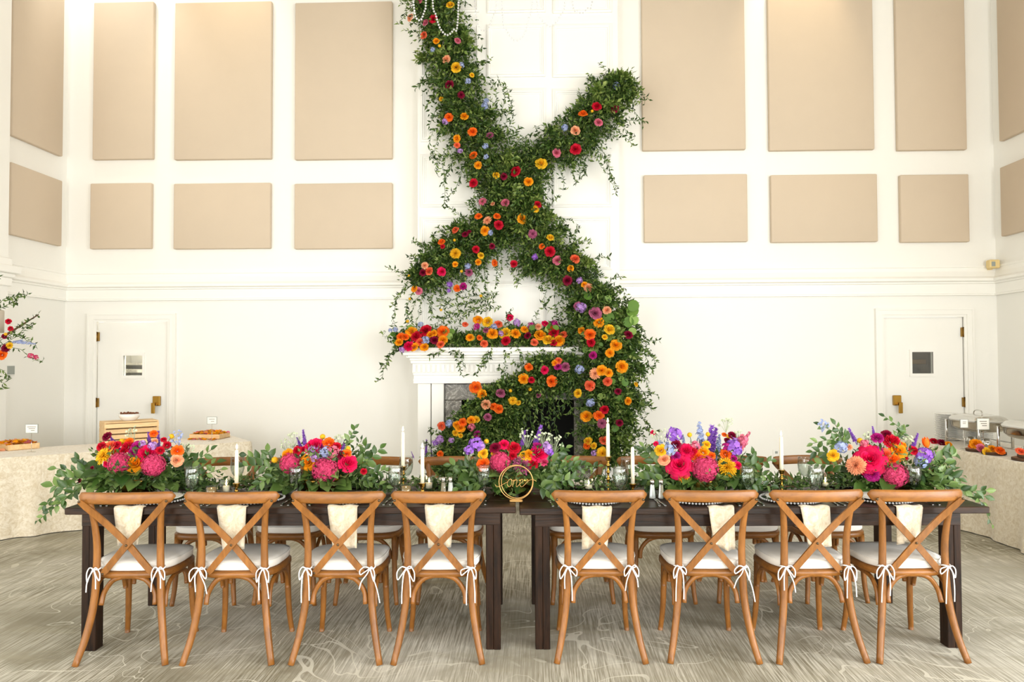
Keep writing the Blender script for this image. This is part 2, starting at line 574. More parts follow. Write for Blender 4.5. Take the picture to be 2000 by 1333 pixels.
def thing(name, label, cat, loc=(0, 0, 0), rotz=0.0, group=None):
    o = bpy.data.objects.new(name, None); COL.objects.link(o)
    o.empty_display_size = 0.1
    o.location = loc; o.rotation_euler = (0, 0, rotz)
    return tag(o, label, cat, group)


def copy_tree(o, parent=None):
    c = o.copy(); COL.objects.link(c); c.parent = parent
    for ch in o.children:
        copy_tree(ch, c)
    return c


ORD = ['first', 'second', 'third', 'fourth', 'fifth', 'sixth', 'seventh', 'eighth']


def place_words(i, far):
    side = 'on the fireplace side' if far else 'away from the fireplace'
    end = f'{ORD[i]} from the wooden crate end' if i < 4 else f'{ORD[7 - i]} from the chafing dish end'
    return side, end

# ================================================================== THE ROOM
def wx(px): return aty(px, 700, WALL_Y).x


def wz(px, py): return aty(px, py, WALL_Y).z


T = 0.15
fl = MB().box(LEFT_X - T, RIGHT_X + T, FRONT_Y - T, WALL_Y + T, -0.1, 0.0)
struct('floor', fl, M_CARPET, 'grey beige patterned carpet with streaks and pale contour lines', 'floor')
struct('ceiling', MB().box(LEFT_X - T, RIGHT_X + T, FRONT_Y - T, WALL_Y + T, CEIL_Z, CEIL_Z + 0.1), M_CEIL, 'high white painted ceiling', 'ceiling')

# doors: slab left, right, top pixel on the back wall
def door_span(xl, xr, yt):
    a, b = aty(xl, yt, WALL_Y), aty(xr, yt, WALL_Y)
    return a.x, b.x, (a.z + b.z) / 2


D1 = door_span(190, 329, 629)
D2 = door_span(1725, 1881, 620)
DOOR_TOP = (D1[2] + D2[2]) / 2
wall = MB().plate_holes(LEFT_X - T, RIGHT_X + T, 0, CEIL_Z, [(D1[0] - 0.01, D1[1] + 0.01, -0.1, D1[2] + 0.01), (D2[0] - 0.01, D2[1] + 0.01, -0.1, D2[2] + 0.01)], WALL_Y, WALL_Y + T)
struct('wall_back', wall, M_WALL, 'tall white wall behind the fireplace', 'wall')
sw = [(wy - 0.9, wy + 0.9, WIN_Z0, WIN_Z1) for wy in SIDE_WINDOWS]
struct('wall_left', MB().plate_holes(FRONT_Y - T, WALL_Y, 0, CEIL_Z, sw, LEFT_X - T, LEFT_X, 'X'), M_WALL, 'white side wall behind the draped buffet with wooden crate', 'wall')
struct('wall_right', MB().plate_holes(FRONT_Y - T, WALL_Y, 0, CEIL_Z, sw, RIGHT_X, RIGHT_X + T, 'X'), M_WALL, 'white side wall beside the chafing dishes', 'wall')
fw = [(x - w / 2, x + w / 2, WIN_Z0, WIN_Z1) for x, w in FRONT_WINDOWS]
struct('wall_front', MB().plate_holes(LEFT_X, RIGHT_X, 0, CEIL_Z, fw, FRONT_Y - T, FRONT_Y), M_WALL, 'white wall with tall windows facing the fireplace', 'wall')

# chair-height to cornice: the moulded rail that runs round the room
z_top, z_bot = wz(450, 531), wz(450, 587)
H_ = z_top - z_bot
rail = [(0, z_top), (0.035, z_top), (0.035, z_top - 0.05 * H_), (0.02, z_top - 0.08 * H_), (0.025, z_top - 0.2 * H_), (0.05, z_top - 0.36 * H_), (0.085, z_top - 0.44 * H_),
        (0.085, z_top - 0.52 * H_), (0.055, z_top - 0.56 * H_), (0.055, z_top - 0.60 * H_), (0.035, z_top - 0.62 * H_), (0.035, z_top - 0.93 * H_), (0.05, z_top - 0.95 * H_), (0.05, z_bot), (0, z_bot)]
BX0, BX1 = aty(816, 400, WALL_Y - 0.28).x, aty(1209, 400, WALL_Y - 0.28).x
BREAST_Y = WALL_Y - 0.28
struct('trim_1', MB().extrude_profile(rail, [((LEFT_X, FRONT_Y), (1, 0)), ((LEFT_X, WALL_Y), (1, -1)), ((BX0 + 0.01, WALL_Y), (0, -1))]), M_TRIM, 'white moulded rail on the crate side of the chimney', 'moulding')
struct('trim_2', MB().extrude_profile(rail, [((BX1 - 0.01, WALL_Y), (0, -1)), ((RIGHT_X, WALL_Y), (-1, -1)), ((RIGHT_X, FRONT_Y), (-1, 0))]), M_TRIM, 'white moulded rail on the chafing dish side of the chimney', 'moulding')
base = [(0, 0.16), (0.012, 0.155), (0.018, 0.13), (0.018, 0.0), (0, 0)]
for k, (pth, nm) in enumerate([([((LEFT_X, FRONT_Y), (1, 0)), ((LEFT_X, WALL_Y), (1, -1)), ((D1[0] - 0.12, WALL_Y), (0, -1))], 'left'),
                               ([((D1[1] + 0.12, WALL_Y), (0, -1)), ((BX0, WALL_Y), (0, -1))], 'back'),
                               ([((BX1, WALL_Y), (0, -1)), ((D2[0] - 0.12, WALL_Y), (0, -1))], 'back_right'),
                               ([((D2[1] + 0.12, WALL_Y), (0, -1)), ((RIGHT_X, WALL_Y), (-1, -1)), ((RIGHT_X, FRONT_Y), (-1, 0))], 'right')]):
    struct('baseboard_' + nm, MB().extrude_profile(base, pth), M_TRIM, 'white painted baseboard', 'baseboard')

# pilaster on the left wall with its capital
pil_y1 = atx(19, 300, LEFT_X + 0.14).y
p = MB().box(LEFT_X, LEFT_X + 0.14, pil_y1 - 0.9, pil_y1, 0, CEIL_Z)
pil = struct('wall_pilaster_column', p, M_WALL, 'white square pilaster on the side wall with moulded capital', 'pilaster')
cz0 = atx(19, 560, LEFT_X + 0.14).z; cz1 = atx(19, 505, LEFT_X + 0.14).z
cm = MB()
for (e, a, b) in ((0.03, 0.0, 0.3), (0.05, 0.3, 0.45), (0.09, 0.45, 0.72), (0.03, 0.72, 1.0)):
    cm.rbox(LEFT_X, LEFT_X + 0.14 + e, pil_y1 - 0.9 - e, pil_y1 + e, cz0 + (cz1 - cz0) * a, cz0 + (cz1 - cz0) * b, 0.008)
obj('capital', cm, M_TRIM, pil)


# ------------------------------------------------------------------ doors
def door(idx, D, win, winframe, handle, hinge_left, hinges, kit, label):
    x0, x1, zt = D
    y = WALL_Y
    zz = lambda px, py: aty(px, py, y)
    wa, wb = zz(win[0], win[1]), zz(win[2], win[3])
    r = struct(f'door_{idx}', MB().plate_holes(x0, x1, 0.01, zt, [(wa.x, wb.x, wb.z, wa.z)], y + 0.02, y + 0.065), M_TRIM, label, 'door')
    fa, fb = zz(winframe[0], winframe[1]), zz(winframe[2], winframe[3])
    obj('window_frame', MB().plate_holes(fa.x, fb.x, fb.z, fa.z, [(wa.x, wb.x, wb.z, wa.z)], y + 0.005, y + 0.03), M_TRIM, r)
    obj('window_pane', MB().box(wa.x, wb.x, y + 0.04, y + 0.046, wb.z, wa.z), M_GLASS, r)
    # casing: stepped architrave
    cs = MB()
    for (a, b, d) in ((0.0, 0.03, 0.02), (0.03, 0.085, 0.035), (0.085, 0.105, 0.045)):
        cs.plate_holes(x0 - b, x1 + b, 0, zt + b, [(x0 - a, x1 + a, -0.1, zt + a)], y - d, y)
    obj('door_casing', cs, M_TRIM, r)
    hx = zz(*handle)
    hb = MB().rbox(hx.x - 0.045, hx.x + 0.045, y - 0.02, y + 0.022, hx.z - 0.02, hx.z + 0.10, 0.006)
    hd = obj('lock_plate', hb, M_BRASS, r)
    s = 1 if hinge_left else -1
    lv = MB().tube([(hx.x, y - 0.02, hx.z), (hx.x, y - 0.06, hx.z)], 0.02, 10)
    lv.rbox(hx.x - 0.022 + s * -0.012, hx.x + 0.022 + s * -0.012, y - 0.075, y - 0.05, hx.z - 0.11, hx.z + 0.02, 0.005)
    obj('lever_handle', lv, M_BRASS, r)
    for hp in hinges:
        h = zz(*hp); xx = x0 - 0.006 if hinge_left else x1 + 0.006
        hm = MB().tube([(xx, y - 0.005, h.z - 0.06), (xx, y - 0.005, h.z + 0.06)], 0.012, 10)
        hm.rbox(xx - 0.03, xx + 0.03, y + 0.0, y + 0.021, h.z - 0.055, h.z + 0.055, 0.002)
        obj('hinge', hm, M_DBRASS, r)
    # the room seen through the little pane
    cx = (wa.x + wb.x) / 2; cz = (wa.z + wb.z) / 2
    k = MB(); X0, X1, Z0, Z1, Y0, Y1 = cx - 0.55, cx + 0.55, cz - 0.55, cz + 0.55, y + T, y + T + 0.8
    k.add([(X0, Y0, Z0), (X1, Y0, Z0), (X1, Y1, Z0), (X0, Y1, Z0), (X0, Y0, Z1), (X1, Y0, Z1), (X1, Y1, Z1), (X0, Y1, Z1)], [(0, 1, 2, 3), (7, 6, 5, 4), (2, 6, 7, 3), (0, 3, 7, 4), (1, 5, 6, 2)])
    obj('back_room_shell', k, kit, r)
    sh = MB()
    if idx == 1:
        sh.rbox(X0, X1, y + 0.62, y + 0.9, cz + 0.0, cz + 0.035, 0.004); sh.rbox(X0, X1, y + 0.55, y + 0.9, cz - 0.1, cz - 0.05, 0.004)
        obj('back_room_shelf', sh, M_STEEL, r)
        kt = MB().rbox(cx - 0.2, cx + 0.25, y + 0.6, y + 0.85, cz + 0.037, cz + 0.1, 0.01)
        obj('back_room_shelf', kt, M_CHINA, r)
    else:
        sh.rbox(cx - 0.02, cx + 0.02, y + 0.5, y + 0.54, Z0, Z1, 0.004); sh.rbox(cx + 0.0, cx + 0.35, y + 0.6, y + 0.9, cz - 0.02, cz + 0.04, 0.004)
        sh.rbox(cx - 0.3, cx - 0.12, y + 0.55, y + 0.9, cz - 0.02, cz + 0.2, 0.01)
        obj('back_room_shelf', sh, M_DBRASS, r)
        bl = MB()
        for q in (-0.02, 0.07):
            bl.lathe([(0.0, -0.018), (0.013, -0.012), (0.018, 0.0), (0.013, 0.012), (0.0, 0.018)], 10, True, (cx + q, y + 0.7, cz + 0.14))
        obj('back_room_bulb', bl, emit('warm_bulb', (1, 0.75, 0.35, 1), 5.0), r)
    d = bpy.data.lights.new('back_room_lamp', 'POINT'); d.energy = 22.0 if idx == 1 else 3.0; d.color = (1, 0.93, 0.82); d.shadow_soft_size = 0.1
    lo = bpy.data.objects.new('back_room_lamp', d); COL.objects.link(lo); lo.location = (cx, y + T + 0.15, cz + 0.45); lo.parent = r
    return r


door(1, D1, (240, 695, 277, 734), (234, 689, 281, 740), (306, 790), True, [(189, 658), (186, 787)], M_KITCH, 'white door with small square window behind the wooden crate')
door(2, D2, (1782, 688, 1824, 730), (1777, 683, 1831, 736), (1752, 789), False, [(1881, 649), (1885, 786)], M_KDARK, 'white door with small dark window behind the chafing dishes')

# ------------------------------------------------------------------ acoustic panels
def panel(x0, x1, yt, yb, label):
    a, b = aty(x0, yb, WALL_Y - 0.06), aty(x1, yb, WALL_Y - 0.06)
    c, d = aty(x0, yt, WALL_Y - 0.06), aty(x1, yt, WALL_Y - 0.06)
    zb, zt = (a.z + b.z) / 2, (c.z + d.z) / 2
    m = MB().rbox(min(a.x, c.x) * 0.5 + max(a.x, c.x) * 0.5, (b.x + d.x) / 2, WALL_Y - 0.065, WALL_Y - 0.001, zb, zt, 0.012, None, 2)
    return tag(obj('acoustic_panel', m, M_PANEL), label, 'wall panel', 'beige acoustic wall panels')


LP = [(182, 299, 'farthest from'), (341, 530, 'second from'), (576, 766, 'beside')]
for x0, x1, w in LP:
    panel(x0, x1, 4, 311, f'tall beige fabric panel high on fireplace wall, {w} the chimney, crate side')
for x0, x1, w in [(176, 295, 'farthest from'), (339, 528, 'second from'), (575, 766, 'beside')]:
    panel(x0, x1, 358, 486, f'low beige fabric panel under a tall one, {w} the chimney, crate side')
for x0, x1, w in [(1254, 1455, 'beside'), (1501, 1706, 'second from'), (1751, 1886, 'farthest from')]:
    panel(x0, x1, -14, 293, f'tall beige fabric panel high on fireplace wall, {w} the chimney, chafing dish side')
for x0, x1, w in [(1258, 1460, 'beside'), (1506, 1714, 'second from'), (1759, 1893, 'farthest from')]:
    panel(x0, x1, 341, 473, f'low beige fabric panel under a tall one, {w} the chimney, chafing dish side')


def side_panel(X, s, near_y, far_y, zb, zt, label):
    m = MB().rbox(min(X + s * 0.001, X + s * 0.06), max(X + s * 0.001, X + s * 0.06), near_y, far_y, zb, zt, 0.012, None, 2)
    return tag(obj('acoustic_panel', m, M_PANEL), label, 'wall panel', 'beige acoustic wall panels')


xl = LEFT_X + 0.06
a = atx(123, 306, xl); b = atx(24, 264, xl)
zt_ = aty(240, 4, WALL_Y).z
c = atx(123, 482, xl); d = atx(123, 354, xl)
side_panel(LEFT_X, 1, b.y, a.y, (a.z + b.z) / 2, zt_, 'tall beige fabric panel on the side wall over the crate buffet')
side_panel(LEFT_X, 1, b.y, a.y, c.z, d.z, 'low beige fabric panel on the side wall over the crate buffet')
xr = RIGHT_X - 0.06
a = atx(1951, 277, xr); c = atx(1957, 462, xr); d = atx(1952, 328, xr)
side_panel(RIGHT_X, -1, a.y - 1.25, a.y, a.z, zt_, 'tall beige fabric panel on the side wall over the chafing dishes')
side_panel(RIGHT_X, -1, a.y - 1.25, a.y, c.z, d.z, 'low beige fabric panel on the side wall over the chafing dishes')

# motion sensor, thermostat, outlet
s0 = aty(1941, 516, WALL_Y - 0.12)
sr = thing('motion_sensor', 'small cream motion sensor above the moulded rail in the corner', 'sensor', s0)
obj('housing', MB().rbox(-0.06, 0.06, -0.03, 0.06, -0.05, 0.05, 0.012), M_SENSOR, sr)
obj('lens', MB().rbox(-0.045, 0.0, -0.036, -0.028, -0.03, 0.025, 0.004), M_GREY, sr)
obj('bracket', MB().rbox(-0.02, 0.02, 0.05, 0.13, -0.06, -0.02, 0.004), M_SENSOR, sr)
t0 = atx(16, 724, LEFT_X)
th = thing('thermostat', 'small grey thermostat on the side wall beneath the tall floral spray', 'thermostat', t0)
obj('housing', MB().rbox(0, 0.03, -0.07, 0.07, -0.06, 0.06, 0.006), M_CHINA, th)
obj('screen', MB().rbox(0.026, 0.036, -0.055, 0.055, -0.045, 0.05, 0.003), M_GREY, th)
o0 = aty(1516, 889, WALL_Y)
ot = thing('wall_outlet', 'white wall outlet between chimney and dark-windowed door', 'outlet', o0)
obj('cover_plate', MB().rbox(-0.04, 0.04, -0.008, 0, -0.06, 0.06, 0.003), M_CHINA, ot)
for dz in (-0.03, 0.03):
    obj('socket', MB().rbox(-0.016, 0.016, -0.011, -0.006, dz - 0.014, dz + 0.014, 0.002), M_GREY, ot)

# ------------------------------------------------------------------ chimney breast with square panel mouldings
FB = dict(cx=1012)
fcx = aty(1012, 760, BREAST_Y).x
fx0, fx1 = aty(904, 800, BREAST_Y).x, aty(1120, 800, BREAST_Y).x
fzt = aty(1012, 781, BREAST_Y).z
br = struct('wall_chimney', MB().plate_holes(BX0, BX1, 0, CEIL_Z, [(fx0, fx1, -0.1, fzt)], BREAST_Y, BREAST_Y + 0.02).box(BX0, BX0 + 0.02, BREAST_Y + 0.02, WALL_Y, 0, CEIL_Z).box(BX1 - 0.02, BX1, BREAST_Y + 0.02, WALL_Y, 0, CEIL_Z), M_WALL, 'white chimney breast with rows of square moulded panels', 'chimney')
sgap = aty(1008, 151, BREAST_Y)
cols = [(826, 931), (951, 1065), (1081, 1193)]
rows = [(-78, 27), (48, 151), (173, 278), (302, 404), (424, 527), (549, 655)]


def moulding(w, h):
    m = MB()
    rings = [(0.0, 0.0), (0.0, 0.022), (0.02, 0.03), (0.035, 0.018), (0.045, 0.018), (0.05, 0.006), (0.062, 0.006), (0.066, 0.0)]
    vs = []
    for (i, d) in rings:
        vs += [(-w / 2 + i, -d, -h / 2 + i), (w / 2 - i, -d, -h / 2 + i), (w / 2 - i, -d, h / 2 - i), (-w / 2 + i, -d, h / 2 - i)]
    fs = [(k * 4 + q, k * 4 + (q + 1) % 4, (k + 1) * 4 + (q + 1) % 4, (k + 1) * 4 + q) for k in range(len(rings) - 1) for q in range(4)]
    return m.add(vs, fs)


pw = aty(1065, 100, BREAST_Y).x - aty(951, 100, BREAST_Y).x
ph = aty(1008, 48, BREAST_Y).z - aty(1008, 151, BREAST_Y).z
mm = moulding(pw, ph).mesh('panel_moulding')
for (a, b) in cols:
    for (c, d) in rows:
        q = aty((a + b) / 2, (c + d) / 2, BREAST_Y)
        obj('panel_moulding', mm, M_TRIM, br, q)

# ------------------------------------------------------------------ fireplace
fp = thing('fireplace', 'white mantel with dentil band around a dark marble firebox', 'fireplace', (fcx, BREAST_Y, 0))
sc = aty(1100, 700, BREAST_Y - 0.25).x - aty(1000, 700, BREAST_Y - 0.25).x     # metres in 100 px at the mantel front
sc /= 100.0
MY = -0.2                                                                   # mantel face, in the fireplace frame
mz = lambda py: aty(1012, py, BREAST_Y - 0.22).z
W2 = 225 * sc
shelf = [(W2, mz(688), mz(679), -0.34), (W2 - 0.01, mz(694), mz(688), -0.33), (W2 - 0.04, mz(699), mz(694), -0.30), (W2 - 0.075, mz(704), mz(699), -0.27), (W2 - 0.085, mz(710), mz(704), -0.26)]
sm_ = MB()
for (w, a, b, yy) in shelf:
    sm_.rbox(-w, w, yy, 0, a, b + 0.001, 0.006)
obj('mantel_shelf', sm_, M_TRIM, fp)
WB = W2 - 0.10
fz = MB().rbox(-WB, WB, -0.225, 0, mz(729), mz(709), 0.004)
obj('dentil_backing', fz, M_TRIM, fp)
nd = 44; dw = 2 * WB / nd
dm = MB().rbox(-dw * 0.34, dw * 0.34, -0.02, 0.0, mz(727), mz(712), 0.003).mesh('dentil')
for k in range(nd):
    obj('dentil', dm, M_TRIM, fp, (-WB + (k + 0.5) * dw, -0.224, 0))
fr = MB()
for (w, a, b, yy) in ((WB - 0.012, 733, 729, -0.235), (WB - 0.016, 740, 733, -0.222), (WB - 0.012, 744, 740, -0.232), (WB - 0.015, 749, 744, -0.24)):
    fr.rbox(-w, w, yy, 0, mz(a), mz(b) + 0.001, 0.003)
obj('frieze', fr, M_TRIM, fp)
for s in (-1, 1):
    pa, pb, pc = 198 * sc, 172 * sc, 146 * sc
    pm = MB().rbox(min(s * pa, s * pb), max(s * pa, s * pb), -0.20, 0, 0, mz(748), 0.006)
    pm.rbox(min(s * (pb - 0.008), s * pc), max(s * (pb - 0.008), s * pc), -0.19, 0, 0, mz(748), 0.006)
    pm.rbox(min(s * (pa + 0.02), s * (pc - 0.0)), max(s * (pa + 0.02), s * pc), -0.215, 0, 0, 0.2, 0.006)
    obj('pilaster', pm, M_TRIM, fp)
IX = 145 * sc; DX0, DX1 = fx0 - fcx, fx1 - fcx; SY = -0.13
zst = mz(751)
stn = MB()
for (a, b, c, d) in ((-IX, DX0, 0, fzt), (DX1, IX, 0, fzt), (-IX, 0.0, fzt + 0.004, zst), (0.004, IX, fzt + 0.004, zst)):
    obj('marble_slab', MB().rbox(a, b, SY, 0.0, c, d, 0.003), M_STONE, fp)
k = MB(); X0, X1, Y0, Y1, Z0, Z1 = DX0, DX1, -0.02, 0.2, 0.0, fzt
k.add([(X0, Y0, Z0), (X1, Y0, Z0), (X1, Y1, Z0), (X0, Y1, Z0), (X0, Y0, Z1), (X1, Y0, Z1), (X1, Y1, Z1), (X0, Y1, Z1)], [(0, 1, 2, 3), (7, 6, 5, 4), (2, 6, 7, 3), (0, 3, 7, 4), (1, 5, 6, 2)])
obj('firebox', k, M_BLACK, fp)
obj('hearth', MB().rbox(-W2 + 0.1, W2 - 0.1, -0.55, -0.02, 0.0, 0.03, 0.005), M_STONE, fp)

# ceiling downlights washing the wall
DOWN = [(aty(225, 0, WALL_Y).x, 45, (1.0, 0.97, 0.9), 70, 7.9, aty(225, 60, WALL_Y)), (aty(470, 0, WALL_Y).x, 40, (1.0, 0.8, 0.52), 60, 8.15, aty(440, 40, WALL_Y)), (aty(1550, 0, WALL_Y).x, 45, (1.0, 0.8, 0.52), 50, 8.3, aty(1550, 20, WALL_Y)), (aty(1120, 0, WALL_Y).x, 4, (1.0, 0.84, 0.6), 50, 8.2, aty(1120, 10, WALL_Y))]
DOWN_NAMES = ['the door behind the crate', 'the middle panel on the crate side', 'the middle panel on the chafing dish side', 'the chimney breast']
for k, (x, pw_, colr, ang, yy, tg) in enumerate(DOWN):
    dl = thing('ceiling_downlight', f'recessed round ceiling downlight above {DOWN_NAMES[k]}', 'downlight', (x, yy, CEIL_Z), 0, 'recessed downlights along the fireplace wall')
    obj('trim_ring', MB().lathe([(0.07, 0.0), (0.1, -0.012), (0.11, -0.002), (0.11, 0.0)], 24), M_CHINA, dl)
    sl = spot_light('downlight_beam', (0, 0, -0.05), (0, 0, -1), pw_, colr, ang)
    sl.parent = dl
    sl.rotation_euler = (tg - Vector((x, yy, CEIL_Z))).to_track_quat('-Z', 'Y').to_euler()

# ================================================================== BANQUET TABLES (the u, v frame is turned by YAW)
TV0, TV1 = 3.92, 4.83           # near and far edge of the table tops
TOPS = []


def farm_table(u0, u1, z, label):
    L_ = u1 - u0; uc = (u0 + u1) / 2; W_ = TV1 - TV0; vc = (TV0 + TV1) / 2
    t = thing('farm_table', label, 'table', UV(uc, vc, 0), YAW, 'dark farm tables')
    n = 5; pw_ = W_ / n
    for k in range(n):
        g = 0.0015
        b = MB().rbox(-L_ / 2 + random.uniform(0, 0.004), L_ / 2 - random.uniform(0, 0.004), -W_ / 2 + k * pw_ + g, -W_ / 2 + (k + 1) * pw_ - g, z - 0.036, z + random.uniform(-0.0015, 0.0005), 0.004)
        obj('plank', b, M_DARKX, t)
    ap = 0.073; zi = z - 0.036
    a0, a1 = -L_ / 2 + (0.065 if u0 < -1 else 0.085), L_ / 2 - (0.128 if u1 > 1 else 0.085)
    yi = W_ / 2 - 0.065
    for s in (-1, 1):
        obj('apron', MB().rbox(a0, a1, s * yi - 0.012, s * yi + 0.012, zi - ap, zi, 0.002), M_DARKX, t)
    for xx in (a0 + 0.012, a1 - 0.012):
        obj('apron', MB().rbox(xx - 0.012, xx + 0.012, -yi, yi, zi - ap, zi, 0.002), M_DARKZ, t)
    for xx in (a0, a1 - 0.078):
        for s in (-1, 1):
            y_ = s * (yi - 0.028)
            lg = obj('leg', MB().rbox(xx, xx + 0.041, y_ - 0.036, y_ + 0.04, 0, zi - 0.002, 0.003), M_DARKZ, t)
            obj('leg_board', MB().rbox(xx + 0.0405, xx + 0.079, y_ - 0.038, y_ + 0.04, 0, zi - 0.002, 0.003), M_DARKZ, lg)
    TOPS.append((u0, u1, z))
    return t


ZL, ZR = 0.777, 0.767
farm_table(-2.39, 0.018, ZL, 'dark stained farm table at the wooden crate end')
farm_table(0.036, 2.545, ZR, 'dark stained farm table at the chafing dish end')


def tz(u):
    return ZL if u < 0.027 else ZR


# ------------------------------------------------------------------ cross-back chair (front faces local +Y)
def smooth_path(ctrl, n=5):
    """Catmull-Rom through control points"""
    P = [Vector(c) for c in ctrl]; P = [P[0] * 2 - P[1]] + P + [P[-1] * 2 - P[-2]]
    out = []
    for i in range(1, len(P) - 2):
        for k in range(n):
            t = k / n
            out.append(0.5 * ((2 * P[i]) + (P[i + 1] - P[i - 1]) * t + (2 * P[i - 1] - 5 * P[i] + 4 * P[i + 1] - P[i + 2]) * t * t + (3 * P[i] - P[i - 1] - 3 * P[i + 1] + P[i + 2]) * t ** 3))
    out.append(P[-2]); return out


def seat_outline(grow=0.0, n=40):
    pts = []
    for k in range(n):
        a = 2 * PI * k / n
        c, s = math.cos(a), math.sin(a)
        e = 0.62
        x = (abs(c) ** e) * (1 if c > 0 else -1); y = (abs(s) ** e) * (1 if s > 0 else -1)
        wv = 0.205 + 0.018 * (y + 1) / 2          # wider to the front
        pts.append((x * (wv + grow), y * (0.205 + grow) + 0.01))
    return pts


def pad(mb, outline, layers):
    """layers: (inset, z) rings from the bottom up"""
    n = len(outline); vs = []
    for (i, z, bulge) in layers:
        for (x, y) in outline:
            r = math.hypot(x, y - 0.01); k = (r - i) / r
            vs.append((x * k, (y - 0.01) * k + 0.01, z))
    fs = [(i * n + k, i * n + (k + 1) % n, (i + 1) * n + (k + 1) % n, (i + 1) * n + k) for i in range(len(layers) - 1) for k in range(n)]
    fs += [tuple(reversed(range(n))), tuple((len(layers) - 1) * n + k for k in range(n))]
    return mb.add(vs, fs, True)


def tie_mesh(s, seed):
    """thin cord knotted round a rear post: band, two loops, two tails"""
    q_ = random.Random(seed * 7 + s); x, y, z = s * 0.166, -0.224, 0.478
    tie = MB()
    tie.tube([(x + 0.023 * math.cos(a), -0.198 + 0.025 * math.sin(a), z + 0.004 * math.sin(2 * a)) for a in np.linspace(0, 2 * PI, 13)], 0.0036, 6, True, 1.0, False)
    tie.tube([(x - s * 0.01, -0.18, z), (x - s * 0.06, -0.12, z - 0.005)], 0.0036, 6)
    for q in (-1, 1):
        w, h = q_.uniform(.026, .05), q_.uniform(.03, .07); dz = q_.uniform(.0, .014)
        lp = smooth_path([(x, y, z), (x + q * w * .5, y - .012, z + dz), (x + q * w, y - .012, z - h * .3), (x + q * w * .95, y - .01, z - h), (x + q * w * .6, y - .013, z - h * .65), (x + q * .005, y - .004, z - .004)], 4)
        tie.tube(lp, 0.003, 6)
        ln = q_.uniform(.09, .19); bx = q_.uniform(-.01, .03) * q
        tie.tube(smooth_path([(x, y, z - .002), (x + q * .014, y - .012, z - .03), (x + q * .022 + bx * .6, y - .012, z - ln * .6), (x + q * .024 + bx, y - .008, z - ln)], 4), 0.003, 6)
    tie.lathe([(0.0, -0.006), (0.005, -0.004), (0.0065, 0), (0.005, 0.004), (0, 0.006)], 8, True, (x, y - 0.004, z))
    return tie.mesh('tie_bow')


TIES = {(k, s): tie_mesh(s, k) for k in range(5) for s in (-1, 1)}


